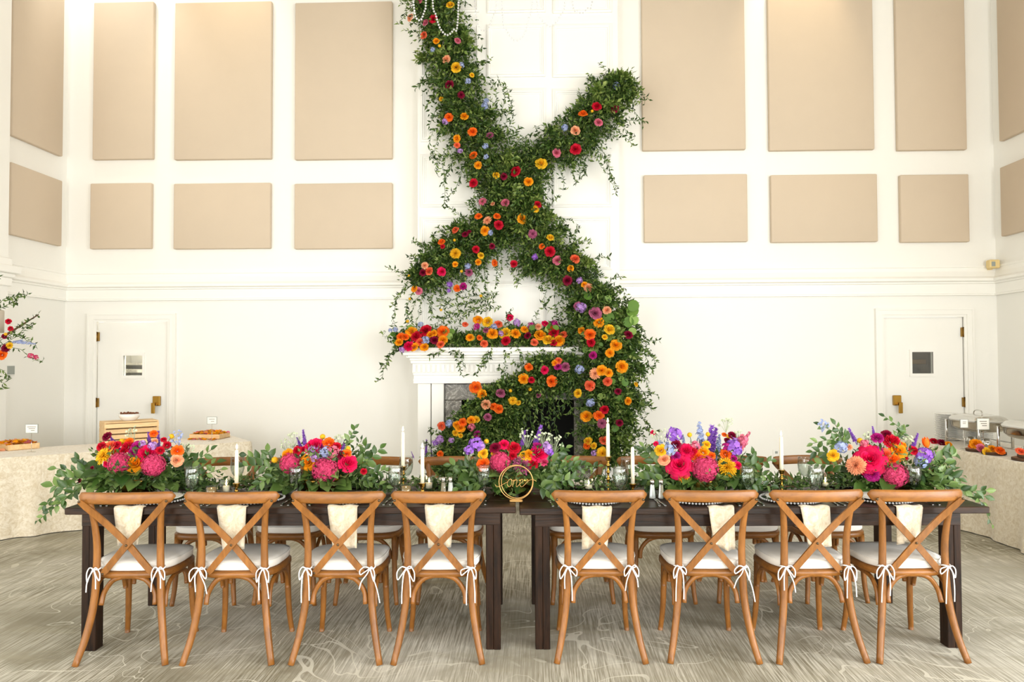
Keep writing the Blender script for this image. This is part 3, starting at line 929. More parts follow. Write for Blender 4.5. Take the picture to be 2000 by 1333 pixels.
def make_chair():
    t = thing('cross_back_chair', 'x', 'chair', (0, 0, 0), 0, 'cross-back chairs at the dark tables')
    SZ = 0.452
    sf = pad(MB(), seat_outline(0.004), [(0.012, SZ - 0.036, 0), (0.0, SZ - 0.028, 0), (0.0, SZ - 0.008, 0), (0.008, SZ, 0), (0.05, SZ + 0.001, 0)])
    obj('seat', sf, M_CHAIRX, t)
    cz = SZ + 0.001
    cu = obj('cushion', pad(MB(), seat_outline(-0.004), [(0.03, cz, 0), (0.006, cz + 0.004, 0), (0.0, cz + 0.012, 0), (0.0, cz + 0.04, 0), (0.004, cz + 0.047, 0), (0.03, cz + 0.054, 0), (0.09, cz + 0.061, 0), (0.16, cz + 0.063, 0)]), M_CUSH, t)
    pz = cz + 0.043
    ol = seat_outline(-0.0035)
    obj('piping', MB().tube([(x, y, pz) for x, y in ol + ol[:1]], 0.0035, 6, True, 1.0, False), M_CUSH, cu)
    for s in (-1, 1):
        post = smooth_path([(s * 0.228, -0.275, 0.0), (s * 0.198, -0.234, 0.13), (s * 0.174, -0.205, 0.29), (s * 0.166, -0.196, 0.45), (s * 0.164, -0.198, 0.6), (s * 0.173, -0.217, 0.74), (s * 0.188, -0.24, 0.85)], 4)
        n = len(post)
        obj('rear_leg', MB().tube(post, [0.0165 + 0.003 * math.sin(PI * min(1, i / n * 1.3)) for i in range(n)], 10), M_CHAIR, t)
        fl_ = smooth_path([(s * 0.176, 0.165, SZ - 0.02), (s * 0.178, 0.172, 0.28), (s * 0.184, 0.182, 0.12), (s * 0.196, 0.198, 0.0)], 4)
        obj('front_leg', MB().tube(fl_, [0.019 - 0.005 * i / (len(fl_) - 1) for i in range(len(fl_))], 10), M_CHAIR, t)
        # side arch between front and rear legs
        sa = smooth_path([(s * 0.188, -0.19, 0.27), (s * 0.186, -0.17, 0.345), (s * 0.186, -0.115, 0.395), (s * 0.187, -0.03, 0.405), (s * 0.187, 0.055, 0.395), (s * 0.186, 0.12, 0.345), (s * 0.184, 0.145, 0.27)], 4)
        obj('arch_brace', MB().tube(sa, 0.0115, 8), M_CHAIR, t)
    for yy, w, top in ((-0.185, 0.139, 0.428), (0.172, 0.15, 0.418)):
        ar = smooth_path([(-w, yy - 0.015 if yy < 0 else yy, 0.285), (-w + 0.008, yy, 0.345), (-w + 0.05, yy, top - 0.022), (-w + 0.1, yy, top - 0.002), (0, yy, top), (w - 0.1, yy, top - 0.002), (w - 0.05, yy, top - 0.022), (w - 0.008, yy, 0.345), (w, yy - 0.015 if yy < 0 else yy, 0.285)], 4)
        obj('arch_brace', MB().tube(ar, 0.0135, 8), M_CHAIR, t)
    # crest rail: curved, rounded ends
    cr = MB(); n = 28; ringn = 12; vs = []
    for i in range(n + 1):
        a = -1 + 2 * i / n
        x = 0.249 * a
        y = -0.272 + 0.055 * a * a
        e = max(0.0, 1 - (max(0, abs(a) - 0.84) / 0.16) ** 2) ** 0.5
        hh = 0.031 * (0.35 + 0.65 * e) if abs(a) < 1 else 0.004
        th = 0.0155 * (0.3 + 0.7 * e) if abs(a) < 1 else 0.002
        zc = 0.848 + 0.004 * (1 - a * a) + (0.006 * (abs(a) > 0.9) * (abs(a) - 0.9) / 0.1)
        for k in range(ringn):
            q = 2 * PI * k / ringn
            cc, ss = math.cos(q), math.sin(q)
            vs.append((x, y + th * (abs(cc) ** 0.6) * (1 if cc > 0 else -1), zc + hh * (abs(ss) ** 0.6) * (1 if ss > 0 else -1)))
    fs = [(i * ringn + k, (i + 1) * ringn + k, (i + 1) * ringn + (k + 1) % ringn, i * ringn + (k + 1) % ringn) for i in range(n) for k in range(ringn)]
    fs += [tuple(range(ringn)), tuple(n * ringn + k for k in reversed(range(ringn)))]
    obj('crest_rail', cr.add(vs, fs, True), M_CHAIRX, t)
    # crossed slats: bent strips on the outside of the back
    for s in (-1, 1):
        top = Vector((s * 0.222, -0.262, 0.836)); mid = Vector((0, -0.213 - 0.007 * s, 0.6)); low = Vector((-s * 0.128, -0.205, 0.449))
        pts = smooth_path([top, top.lerp(mid, 0.5) + Vector((0, 0.012, 0)), mid, mid.lerp(low, 0.55), low], 4)
        sl = MB(); vs = []; m_ = len(pts)
        for i, q in enumerate(pts):
            d = (pts[min(i + 1, m_ - 1)] - pts[max(i - 1, 0)]).normalized()
            sd = d.cross(Vector((0, 1, 0))).normalized(); nn = Vector((0, 1, 0))
            hw = 0.0165 if 0 < i < m_ - 1 else 0.012
            vs += [q + sd * hw - nn * 0.0055, q + sd * hw + nn * 0.0055, q - sd * hw + nn * 0.0055, q - sd * hw - nn * 0.0055]
        fs = [(i * 4 + k, i * 4 + (k + 1) % 4, (i + 1) * 4 + (k + 1) % 4, (i + 1) * 4 + k) for i in range(m_ - 1) for k in range(4)] + [(3, 2, 1, 0), ((m_ - 1) * 4, (m_ - 1) * 4 + 1, (m_ - 1) * 4 + 2, (m_ - 1) * 4 + 3)]
        xs = obj('cross_slat', sl.add(vs, fs), M_CHAIR, t)
        for q, dy in ((top, -0.006), (low, -0.006)):
            obj('bolt', MB().lathe([(0.0, 0.004), (0.005, 0.0035), (0.0066, 0.0), (0.0066, -0.002)], 10, True, (0, 0, 0), Matrix.Translation((q.x, q.y + dy, q.z)) @ Matrix.Rotation(PI / 2, 4, 'X')), M_BOLT, xs)
    obj('bolt', MB().lathe([(0.0, 0.004), (0.005, 0.0035), (0.0066, 0.0), (0.0066, -0.002)], 10, True, (0, 0, 0), Matrix.Translation((0, -0.2275, 0.6)) @ Matrix.Rotation(PI / 2, 4, 'X')), M_BOLT, t)
    # cushion ties: bow round each rear post
    for s in (-1, 1):
        o = obj('tie_bow', TIES[(0, s)], M_CORD, cu); o['side'] = s
    return t


CH_PX = [228, 444, 656, 853, 1173, 1394, 1598, 1799]
NEAR_U = [(p - 1000) / 379.0 for p in CH_PX]
NEAR_U[0] += 0.02; NEAR_U[7] -= 0.012
FAR_U = [-1.98, -1.45, -0.94, -0.41, 0.44, 0.97, 1.52, 2.06]
NEAR_ROT = [1.5, 0.5, -0.5, 0.5, -1.0, -1.5, 1.5, 0.5]
chair0 = make_chair()
for i in range(8):
    c = chair0 if i == 0 else copy_tree(chair0)
    side, end = place_words(i, False)
    c['label'] = f'wooden cross-back chair {side}, {end}'
    c.location = UV(NEAR_U[i], 4.06 + (0.0, 0.0, 0.0, 0.0, 0.005, 0.0, -0.005, -0.005)[i], 0)
    c.rotation_euler = (0, 0, YAW + math.radians(NEAR_ROT[i]))
def vary_ties(c, k):
    for ch in c.children:
        for g in ch.children:
            if g.name.startswith('tie_bow'):
                g.data = TIES[(k, -1 if g['side'] < 0 else 1)]
                if not g.data.materials:
                    g.data.materials.append(M_CORD)


for i, c in enumerate([o for o in COL.objects if o.name.startswith('cross_back_chair')]):
    vary_ties(c, (0, 1, 2, 3, 4, 2, 1, 3)[i])
for i in range(8):
    c = copy_tree(chair0)
    side, end = place_words(i, True)
    c['label'] = f'wooden cross-back chair {side}, {end}'
    c.location = UV(FAR_U[i], 4.90, 0)
    c.rotation_euler = (0, 0, YAW + PI + math.radians((2, -2, 1, -1, 2, -1, -3, 2)[i]))

# ------------------------------------------------------------------ place settings
def lathe_mesh(name, prof, seg=28): return MB().lathe(prof, seg).mesh(name)


CHARGER = lathe_mesh('charger', [(0.0, 0.002), (0.10, 0.002), (0.125, 0.006), (0.155, 0.011), (0.158, 0.012), (0.155, 0.014), (0.125, 0.010), (0.10, 0.006), (0.0, 0.006)])
bd = MB()
for k in range(56):
    a = 2 * PI * k / 56
    bd.lathe([(0.0, -0.006), (0.0055, -0.003), (0.0065, 0), (0.0055, 0.003), (0, 0.006)], 6, True, (0.16 * math.cos(a), 0.16 * math.sin(a), 0.013))
BEADS = bd.mesh('beaded_rim')
PLATE = lathe_mesh('plate', [(0.0, 0.0), (0.075, 0.0), (0.09, 0.004), (0.13, 0.014), (0.133, 0.016), (0.129, 0.018), (0.088, 0.009), (0.07, 0.006), (0.0, 0.006)])


def cutlery(kind):
    m = MB()
    m.tube([(0, 0, 0.004), (0, 0.05, 0.006), (0, 0.11, 0.004)], [0.007, 0.0055, 0.0035], 8, True, 0.4)
    if kind == 'fork':
        m.tube([(0, 0.11, 0.004), (0, 0.125, 0.006), (0, 0.14, 0.006)], [0.0035, 0.009, 0.011], 8, True, 0.25)
        for k in (-1.5, -0.5, 0.5, 1.5):
            m.tube([(k * 0.006, 0.138, 0.006), (k * 0.0062, 0.165, 0.003), (k * 0.0058, 0.19, 0.006)], [0.0018, 0.0016, 0.0008], 5)
    elif kind == 'knife':
        m.tube([(0, 0.11, 0.004), (0.001, 0.14, 0.004), (0.002, 0.19, 0.004), (0.0, 0.222, 0.004)], [0.0035, 0.0095, 0.0095, 0.002], 8, True, 0.18)
    else:
        m.tube([(0, 0.11, 0.004), (0, 0.13, 0.006), (0, 0.15, 0.005), (0, 0.172, 0.007), (0, 0.182, 0.008)], [0.0035, 0.012, 0.019, 0.014, 0.003], 10, True, 0.3)
    return m.mesh(kind)


CUT = {k: cutlery(k) for k in ('fork', 'knife', 'spoon')}


def napkin_mesh(seed, w_top, w_bot, drop, fwd):
    """strip of folded cloth: lies on the table, rolls over the edge (local y = 0) and hangs to -drop"""
    r_ = random.Random(seed); m = MB(); nx, rows_ = 9, []
    for k in range(5):
        rows_.append((fwd * (1 - k / 4), 0.004, 1.0, 0))
    for a in (30, 60, 90):
        q = math.radians(a); rows_.append((-0.007 * math.sin(q), 0.004 - 0.007 * (1 - math.cos(q)), 1.0, 0))
    for k in range(1, 10):
        rows_.append((-0.008, -0.004 - drop * k / 9, 1.0, k / 9))
    ph = r_.uniform(0, 6); sk = r_.uniform(-0.02, 0.02)
    vs = []
    for (y, z, _, f) in rows_:
        for i in range(nx):
            a = -1 + 2 * i / (nx - 1)
            w = w_top + (w_bot - w_top) * f
            rip = 0.016 * f * math.sin(a * 5.5 + ph) + 0.004 * f * math.sin(a * 11 + 2 * ph)
            vs.append((a * w / 2 + sk * f, y + (rip - 0.012 * f if f else 0), z + (0.003 * math.sin(a * 5 + ph) if not f else 0) + (0.012 * f * f * math.sin(a * 2 + ph))))
    nr = len(rows_); off = nr * nx
    vs2 = [(x, y + 0.004 if k >= 5 * nx else y, z + (0.004 if k < 5 * nx else 0.0015)) for k, (x, y, z) in enumerate(vs)]
    fs = [(r * nx + i, (r + 1) * nx + i, (r + 1) * nx + i + 1, r * nx + i + 1) for r in range(nr - 1) for i in range(nx - 1)]
    fs2 = [tuple(off + q for q in reversed(f)) for f in fs]
    edge = []
    for r in range(nr - 1):
        edge += [(r * nx, off + r * nx, off + (r + 1) * nx, (r + 1) * nx), (r * nx + nx - 1, (r + 1) * nx + nx - 1, off + (r + 1) * nx + nx - 1, off + r * nx + nx - 1)]
    for i in range(nx - 1):
        edge += [(i, i + 1, off + i + 1, off + i), ((nr - 1) * nx + i, off + (nr - 1) * nx + i, off + (nr - 1) * nx + i + 1, (nr - 1) * nx + i + 1)]
    return m.add(vs + vs2, fs + fs2 + edge, True).mesh('napkin')


GOB_OUT = [(0.034, 0.0), (0.035, 0.002), (0.02, 0.006), (0.008, 0.012), (0.0055, 0.022), (0.006, 0.038), (0.009, 0.05), (0.02, 0.06), (0.033, 0.078), (0.041, 0.105), (0.0435, 0.13), (0.0415, 0.165), (0.0405, 0.178)]
GOB_IN = [(0.039, 0.178), (0.040, 0.165), (0.042, 0.13), (0.0395, 0.106), (0.0315, 0.08), (0.019, 0.064), (0.0, 0.058)]
GOBLET = lathe_mesh('goblet', GOB_OUT + GOB_IN, 28)
WATER = lathe_mesh('water_fill', [(0.0, 0.0582), (0.019, 0.0643), (0.0315, 0.0803), (0.0395, 0.1062), (0.042, 0.13), (0.0413, 0.143), (0.0, 0.143)], 28)

NAP = [(0.155, 0.105, 0.19), (0.155, 0.12, 0.215), (0.158, 0.13, 0.215), (0.155, 0.12, 0.205), (0.158, 0.135, 0.205), (0.135, 0.115, 0.205), (0.155, 0.125, 0.2), (0.14, 0.125, 0.19)]
NAP_PX = [255, 455, 670, 858, 1164, 1405, 1587, 1770]
GOB_NEAR = [(377, 912), (580, 912), (773, 912), (945, 912), (1210, 908), (1457, 912), (1590, 910), (1780, 912)]
GOB_FAR_U = [-1.72, -1.2, -0.665, -0.2, 0.72, 1.2, 1.83, 2.3]
for far in (False, True):
    for i in range(8):
        side, end = place_words(i, far)
        if far:
            side = 'on the fireplace side'
            u = FAR_U[i]; pv_ = TV1 - 0.20; rz = YAW + PI; edge_v = TV1; nu = u; gu, gv = GOB_FAR_U[i], 4.60
        else:
            u = NEAR_U[i] * 0.985; pv_ = TV0 + 0.20; rz = YAW; edge_v = TV0; nu = (NAP_PX[i] - 1000) / (FPX / TV0); gu, gv = (GOB_NEAR[i][0] - 1000) / (FPX / 4.2), 4.2
        s = -1 if far else 1
        z = tz(u)
        ch = thing('charger_plate', f'clear beaded charger {side}, {end}', 'charger', UV(u, pv_, z), rz, 'beaded charger plates')
        obj('charger', CHARGER, M_GLASS, ch); obj('beaded_rim', BEADS, M_CRYST, ch)
        tag(obj('dinner_plate', PLATE, M_CHINA, None, UV(u, pv_, z + 0.0065), (0, 0, rz)), f'white dinner plate {side}, {end}', 'plate', 'white dinner plates')
        w1, w2, dr = NAP[i]
        nf = 0.36 if not far else 0.3
        nm_ = napkin_mesh(i + 10 * far, w1, w2, dr, 0.03)
        nk = tag(obj('napkin', nm_, M_NAPKIN, None, UV(nu, edge_v - s * 0.001, z), (0, 0, rz)), f'champagne napkin over table edge {side}, {end}', 'napkin', 'velvet napkins over the table edge')
        for kind, du in (('fork', -0.2), ('fork', -0.232), ('knife', 0.2), ('spoon', 0.236)):
            if kind == 'fork' and du < -0.21 and far:
                continue
            which = 'outer ' if du in (-0.232,) else ('inner ' if kind == 'fork' and not far else '')
            if z == ZL and u + s * du > -0.0:
                continue
            cu_ = tag(obj('dinner_' + kind, CUT[kind], M_CUTL, None, UV(u + s * du, edge_v + s * 0.045, z), (0, 0, rz + math.radians(random.uniform(-6, 6)))), f'{which}steel {kind} {side}, {end}', kind, f'steel {kind}s')
        gz = tz(gu)
        gb = thing('water_goblet', f'stemmed water goblet {side}, {end}', 'goblet', UV(gu, gv, gz), rz, 'stemmed water goblets')
        obj('glass', GOBLET, M_GLASS, gb); obj('water_fill', WATER, M_WATER, gb)

# ------------------------------------------------------------------ candles, votives, shakers
def taper(px, y_flame, y_top, y_bot, v, style, label, lit=True):
    b = atv(px, 960, v); top = atv(px, y_top, v).z; bot = atv(px, y_bot, v).z
    u = (px - 1000) / (FPX / v); z = tz(u); loc = UV(u, v, z)
    loc = Vector((b.x, b.y, z))
    h = bot - z
    st = thing('candlestick', f'brass candlestick holding {label}', 'candlestick', loc, 0, 'brass candlesticks')
    pr = [(0.0, 0.0), (0.034, 0.0), (0.036, 0.004), (0.03, 0.009), (0.014, 0.014), (0.008, 0.022)]
    nb = max(1, int(h / 0.045))
    for q in range(nb):
        zc = 0.022 + (h - 0.05) * (q + 0.5) / nb
        pr += [(0.006, zc - 0.012), (0.0085, zc - 0.006), (0.0135, zc), (0.0085, zc + 0.006), (0.006, zc + 0.012)]
    obj('base_stem', MB().lathe(pr + [(0.006, h - 0.03), (0.009, h - 0.022)], 18), M_BRASS, st)
    obj('candle_cup', MB().lathe([(0.008, h - 0.024), (0.015, h - 0.016), (0.016, h - 0.004), (0.02, h), (0.021, h + 0.003), (0.0125, h + 0.003), (0.0125, h - 0.012), (0.0, h - 0.012)], 18), M_BRASS, st)
    cn = thing('taper_candle', f'ivory taper candle, {label}', 'candle', loc + Vector((0, 0, h - 0.012)), 0, 'ivory taper candles')
    L_ = top - bot + 0.012
    obj('wax', MB().lathe([(0.0115, 0), (0.0112, L_ * 0.5), (0.010, L_ - 0.012), (0.0085, L_ - 0.004), (0.003, L_), (0.0, L_ - 0.001)], 16), M_CANDLE, cn)
    obj('wick', MB().tube([(0, 0, L_ - 0.002), (0.001, 0, L_ + 0.008)], 0.001, 5), M_WICK, cn)
    if lit:
        fm = MB().lathe([(0.0, L_ + 0.003), (0.004, L_ + 0.007), (0.0055, L_ + 0.012), (0.0045, L_ + 0.02), (0.002, L_ + 0.028), (0.0, L_ + 0.034)], 10)
        obj('flame', fm, M_FLAME, cn)


taper(462, 870, 879, 945, 4.22, 0, 'the one between the two centerpieces nearest the crate')
taper(787, 835, 844, 912, 4.42, 0, 'tall, standing behind the gold votive and a goblet')
taper(825, 868, 877, 945, 4.2, 0, 'short, beside the salt and pepper near the number sign')
taper(1188, 818, 827, 893, 4.36, 0, 'the tallest one, beside the number sign centerpiece')
taper(1236, 866, 873, 946, 4.24, 0, 'unlit, beside the tallest candle', False)
taper(1527, 846, 853, 919, 4.34, 0, 'the one between the two centerpieces nearest the chafing dishes')


def votive(px, py_top, v, r, h, kind, label):
    u = (px - 1000) / (FPX / v); b = atv(px, 950, v); z = tz(u)
    t = thing('votive_holder', label, 'votive', (b.x, b.y, z), 0, 'glass votive holders')
    if kind == 'gold':
        obj('glass_cup', MB().lathe([(0, 0), (r, 0), (r, h), (r - 0.004, h), (r - 0.004, 0.008), (0, 0.008)], 20), M_GLASS, t)
        gm = mat('mercury_glass', srgb(216, 180, 120), 0.25, 0.3, Transmission_Weight=0.4)
        obj('gilded_band', MB().lathe([(r - 0.0045, 0.01), (r - 0.0045, h * 0.85), (r - 0.006, h * 0.85), (r - 0.006, 0.01)], 20), gm, t)
        obj('wax', MB().lathe([(0, 0.009), (r - 0.008, 0.009), (r - 0.008, h * 0.45), (0, h * 0.45)], 16), M_CANDLE, t)
        fz_ = h * 0.45
    else:
        # faceted flared cup
        obj('glass_cup', MB().lathe([(0, 0), (r * 0.75, 0), (r * 0.7, 0.012), (r * 0.95, 0.03), (r * 1.1, h * 0.6), (r, h), (r - 0.005, h), (r * 1.0, h * 0.6), (r * 0.8, 0.035), (0, 0.03)], 8, False), M_GLASS, t)
        obj('wax', MB().lathe([(0, 0.031), (r * 0.55, 0.031), (r * 0.55, h * 0.62), (0, h * 0.62)], 14), M_CANDLE, t)
        fz_ = h * 0.62
    obj('flame', MB().lathe([(0.0, fz_ + 0.003), (0.004, fz_ + 0.007), (0.0055, fz_ + 0.012), (0.002, fz_ + 0.024), (0, fz_ + 0.03)], 8), M_FLAME, t)


votive(413, 941, 4.16, 0.033, 0.075, 'gold', 'gold glass votive with lit candle by the crate end centerpiece')
votive(442, 925, 4.24, 0.036, 0.1, 'clear', 'clear faceted votive with lit candle beside the gold votive')
votive(793, 940, 4.18, 0.033, 0.075, 'gold', 'gold glass votive before the tall candle and goblet')
votive(838, 928, 4.32, 0.034, 0.1, 'clear', 'clear faceted votive behind the short candle and shakers')
votive(1150, 928, 4.34, 0.038, 0.085, 'clear', 'clear flared votive beside the tallest candle')
votive(1612, 925, 4.4, 0.034, 0.08, 'clear', 'clear faceted votive near the centerpiece with orange tulip')


def shaker(px, v, label, grey):
    b = atv(px, 960, v); z = tz((px - 1000) / (FPX / v))
    t = thing('shaker', label, 'shaker', (b.x, b.y, z), 0, 'salt and pepper shakers')
    obj('glass_body', MB().lathe([(0, 0), (0.021, 0), (0.022, 0.004), (0.016, 0.05), (0.0125, 0.085), (0.0125, 0.088), (0.011, 0.088), (0.0145, 0.05), (0.0195, 0.006), (0, 0.006)], 10, False), M_GLASS, t)
    obj('contents', MB().lathe([(0, 0.0065), (0.0193, 0.0065), (0.0145, 0.05), (0.0112, 0.08), (0, 0.08)], 10), mat('pepper' if grey else 'salt', srgb(170, 160, 140) if grey else srgb(246, 246, 244), 0.8), t)
    obj('cap', MB().lathe([(0.0135, 0.086), (0.0135, 0.1), (0.011, 0.107), (0.005, 0.111), (0, 0.111)], 12), M_STEEL, t)


shaker(866, 4.22, 'glass pepper shaker with steel cap near the table number sign', True)
shaker(880, 4.22, 'glass salt shaker with steel cap near the table number sign', False)
shaker(1274, 4.17, 'glass salt shaker with steel cap beside the unlit candle', False)
shaker(1291, 4.17, 'glass pepper shaker with steel cap by the big pink rose centerpiece', True)

# ------------------------------------------------------------------ table number
v_ = 4.06; c0 = atv(1008, 981, v_); zt0 = ZL
tn = thing('table_number', 'gold double hoop table sign with the script word one', 'sign', (c0.x, c0.y, zt0), YAW)
R_ = 0.094; zc = 0.012 + R_
obj('hoop', MB().torus((0, 0, zc), R_, 0.0028, 'Y', 56, 6), M_GOLDP, tn)
obj('hoop', MB().torus((0.005, 0.006, zc + 0.001), R_ - 0.005, 0.0024, 'Y', 56, 6, (0.97, 1.0)), M_GOLDP, tn)
obj('stand_base', MB().rbox(-0.036, 0.036, -0.022, 0.022, 0, 0.012, 0.004), M_GOLDP, tn)
px2m = 1.0 / (FPX / v_) / 4.762
strokes = [
    [(-192, 18), (-180, 36), (-145, 30), (-105, 8), (-75, -6)],
    [(-40, -26), (-58, -30), (-76, -8), (-80, 22), (-66, 40), (-48, 28), (-38, 0), (-42, -26), (-54, -34), (-36, -16), (-20, -20)],
    [(-20, -26), (-25, 6), (-33, 40)],
    [(-32, 24), (-20, -8), (-3, -28), (9, -20), (5, 8), (1, 32), (9, 40), (22, 28), (34, 12)],
    [(34, 12), (52, 2), (63, -14), (58, -29), (46, -24), (36, 0), (36, 26), (48, 40), (68, 32), (92, 8), (118, -16), (148, -26), (174, -18), (188, -8)],
]
lt = MB()
for st_ in strokes:
    pts = smooth_path([(x * px2m, -0.006, zc - y * px2m) for x, y in st_], 4)
    n = len(pts)
    lt.tube(pts, [0.0017 + 0.0007 * abs(math.sin(i * 0.3)) for i in range(n)], 6, True, 0.7)
obj('lettering', lt, M_GOLDP, tn)

# ================================================================== FLOWERS AND GREENERY
def grid_patch(mb, fn, na, nb, smooth=True):
    vs = [fn(-1 + 2 * i / na, j / nb) for j in range(nb + 1) for i in range(na + 1)]
    fs = [(j * (na + 1) + i, j * (na + 1) + i + 1, (j + 1) * (na + 1) + i + 1, (j + 1) * (na + 1) + i) for j in range(nb) for i in range(na)]
    mb.add(vs, fs, smooth)


def rose_mesh(seed, ruffle=0.0, rings=((3, .15, .62), (4, .3, .62), (5, .5, .52), (6, .74, .34), (7, .98, .08))):
    r_ = random.Random(seed); m = MB()
    for k, (n, r, h) in enumerate(rings):
        off = r_.uniform(0, 6)
        for q in range(n):
            th0 = off + 2 * PI * q / n + r_.uniform(-.12, .12); span = PI / n * 1.35; hh = h + r_.uniform(-.06, .06); rr = r * r_.uniform(.93, 1.06); ph = r_.uniform(0, 6)
            fl_ = 0.02 + 0.05 * k

            def fn(a, b):
                w = math.sin(PI * (0.12 + 0.72 * b)) ** 0.7
                th = th0 + a * span * w
                rad = rr * (0.3 + 0.7 * math.sin(b * PI / 2)) + fl_ * b ** 4 - 0.05 * rr * a * a
                z = -0.45 + (hh + 0.45) * b - 0.10 * a * a * b - fl_ * 1.3 * b ** 6
                if ruffle:
                    rad += ruffle * b * b * math.sin(a * 7 + ph); z += ruffle * b * math.sin(a * 9 + ph * 2)
                return (rad * math.cos(th), rad * math.sin(th), z)
            grid_patch(m, fn, 3 if not ruffle else 5, 3)
    return m.mesh('rose')


def dahlia_mesh(seed, layers=6, wide=0.16):
    r_ = random.Random(seed); m = MB()
    for k in range(layers):
        f = k / (layers - 1); n = int(7 + (14 if layers < 8 else 19) * f); L_ = 0.36 + 0.64 * f ** (1 if layers < 8 else .6); el = math.radians(80 - 78 * f); off = r_.uniform(0, 6)
        for q in range(n):
            th = off + 2 * PI * q / n + r_.uniform(-.06, .06); e = el + r_.uniform(-.1, .1); l_ = L_ * r_.uniform(.9, 1.06)
            d = Vector((math.cos(th) * math.cos(e), math.sin(th) * math.cos(e), math.sin(e))); sd = Vector((-math.sin(th), math.cos(th), 0)); up = sd.cross(d) * -1

            def fn(a, b):
                w = wide * (0.4 + 0.6 * f) * math.sin(PI * (0.1 + 0.82 * b)) ** 0.6
                p = d * (l_ * b) + sd * (a * w) + up * (0.06 * a * a - 0.10 * b * b * f) + Vector((0, 0, -0.12))
                return p
            grid_patch(m, fn, 2, 2)
    return m.mesh('dahlia')


def hydrangea_mesh(seed, n=120):
    r_ = random.Random(seed); m = MB()
    core = [(0.0, -0.7), (0.5, -0.62), (0.75, -0.3), (0.8, 0.1), (0.66, 0.5), (0.35, 0.74), (0.0, 0.8)]
    m.lathe(core, 12)
    for k in range(n):
        z = 1 - 1.75 * (k + 0.5) / n; th = k * 2.39996 + r_.uniform(-.1, .1)
        q = math.sqrt(max(0, 1 - z * z)); nrm = Vector((q * math.cos(th), q * math.sin(th), z * 0.9)).normalized()
        c = nrm * r_.uniform(.84, .96); a = nrm.orthogonal().normalized(); a.rotate(Matrix.Rotation(r_.uniform(0, 6), 3, nrm)); b = nrm.cross(a)
        s = 0.17 * r_.uniform(.85, 1.15)
        for j in range(4):
            d1 = (a * math.cos(j * PI / 2) + b * math.sin(j * PI / 2)); d2 = nrm.cross(d1)
            m.add([c, c + d1 * s * .6 + d2 * s * .45 + nrm * .03, c + d1 * s * 1.05 + nrm * r_.uniform(-.03, .05), c + d1 * s * .6 - d2 * s * .45 + nrm * .03], [(0, 3, 2, 1)], False)
    return m.mesh('hydrangea')


def tulip_mesh():
    m = MB()
    for k in range(6):
        th0 = k * PI / 3; r0 = 0.5 if k % 2 else 0.42

        def fn(a, b):
            w = 0.62 * math.sin(PI * (0.08 + 0.86 * b)) ** 0.7
            rad = r0 * math.sin(PI * (0.08 + 0.72 * b)) ** 0.7
            th = th0 + a * w
            return (rad * math.cos(th), rad * math.sin(th), -0.6 + 1.6 * b)
        grid_patch(m, fn, 3, 5)
    return m.mesh('tulip')


def ball_mesh():
    m = MB(); n = 60
    m.lathe([(0, -0.85), (0.6, -0.6), (0.85, 0), (0.6, 0.6), (0, 0.85)], 12)
    for k in range(n):
        z = 1 - 2 * (k + .5) / n; th = k * 2.39996; q = math.sqrt(1 - z * z); c = Vector((q * math.cos(th), q * math.sin(th), z))
        a = c.orthogonal().normalized(); b = c.cross(a)
        m.add([c * .8 + a * .16, c * .8 + b * .16, c * .8 - a * .16, c * .8 - b * .16, c * 1.02], [(0, 1, 4), (1, 2, 4), (2, 3, 4), (3, 0, 4)], True)
    return m.mesh('craspedia')


def floret(m, c, nrm, s, r_, n=5):
    a = nrm.orthogonal().normalized(); a.rotate(Matrix.Rotation(r_.uniform(0, 6), 3, nrm)); b = nrm.cross(a)
    for j in range(n):
        q = 2 * PI * j / n; d1 = a * math.cos(q) + b * math.sin(q); d2 = nrm.cross(d1)
        m.add([c, c + d1 * s * .6 + d2 * s * .42 + nrm * s * .2, c + d1 * s + nrm * s * .12, c + d1 * s * .6 - d2 * s * .42 + nrm * s * .2], [(0, 3, 2, 1)], False)


def cluster_mesh(seed, n=26, size=0.42):
    """loose head of five-petalled florets, radius 1"""
    r_ = random.Random(seed); m = MB()
    for k in range(n):
        z = 1 - 1.6 * (k + .5) / n; th = k * 2.39996 + r_.uniform(-.3, .3); q = math.sqrt(max(0, 1 - z * z))
        nrm = Vector((q * math.cos(th), q * math.sin(th), z)); floret(m, nrm * r_.uniform(.5, .95), nrm, size * r_.uniform(.7, 1.1), r_)
    return m.mesh('stock_bloom')


def spike_mesh(seed, rows_=11, fat=0.16, size=0.13, fuzzy=False, per=5):
    """upright flower spike along +Z from 0 to 1"""
    r_ = random.Random(seed); m = MB()
    m.tube([(0, 0, -0.25), (0, 0, 0.5), (0, 0, 1.0)], [0.028, 0.022, 0.01], 5)
    for k in range(rows_):
        f = k / (rows_ - 1); z = 0.05 + 0.93 * f; rad = fat * (1 - 0.72 * f ** 1.6); nn = 5 if fuzzy else per
        for j in range(nn):
            th = j * 2 * PI / nn + k * 1.1; th += r_.uniform(-.5, .5); d = Vector((math.cos(th), math.sin(th), 0.35 + 0.5 * f + r_.uniform(-.3, .3))).normalized()
            c = Vector((0, 0, z + r_.uniform(-.03, .03))) + d * rad * r_.uniform(.35, .8)
            if fuzzy:
                for q in range(3):
                    e = (d + Vector((r_.uniform(-.5, .5), r_.uniform(-.5, .5), r_.uniform(-.4, .6)))).normalized(); sd = e.orthogonal().normalized()
                    m.add([c - sd * .02, c + sd * .02, c + e * size * 1.0], [(0, 1, 2)], False)
                m.add([c + d * size * .5, c + d.orthogonal() * size * .35, c - d.orthogonal() * size * .35], [(0, 1, 2)], False)
            floret(m, c, d, size * (1 - .55 * f), r_, 4 if fuzzy else 5)
    return m.mesh('flower_spike')


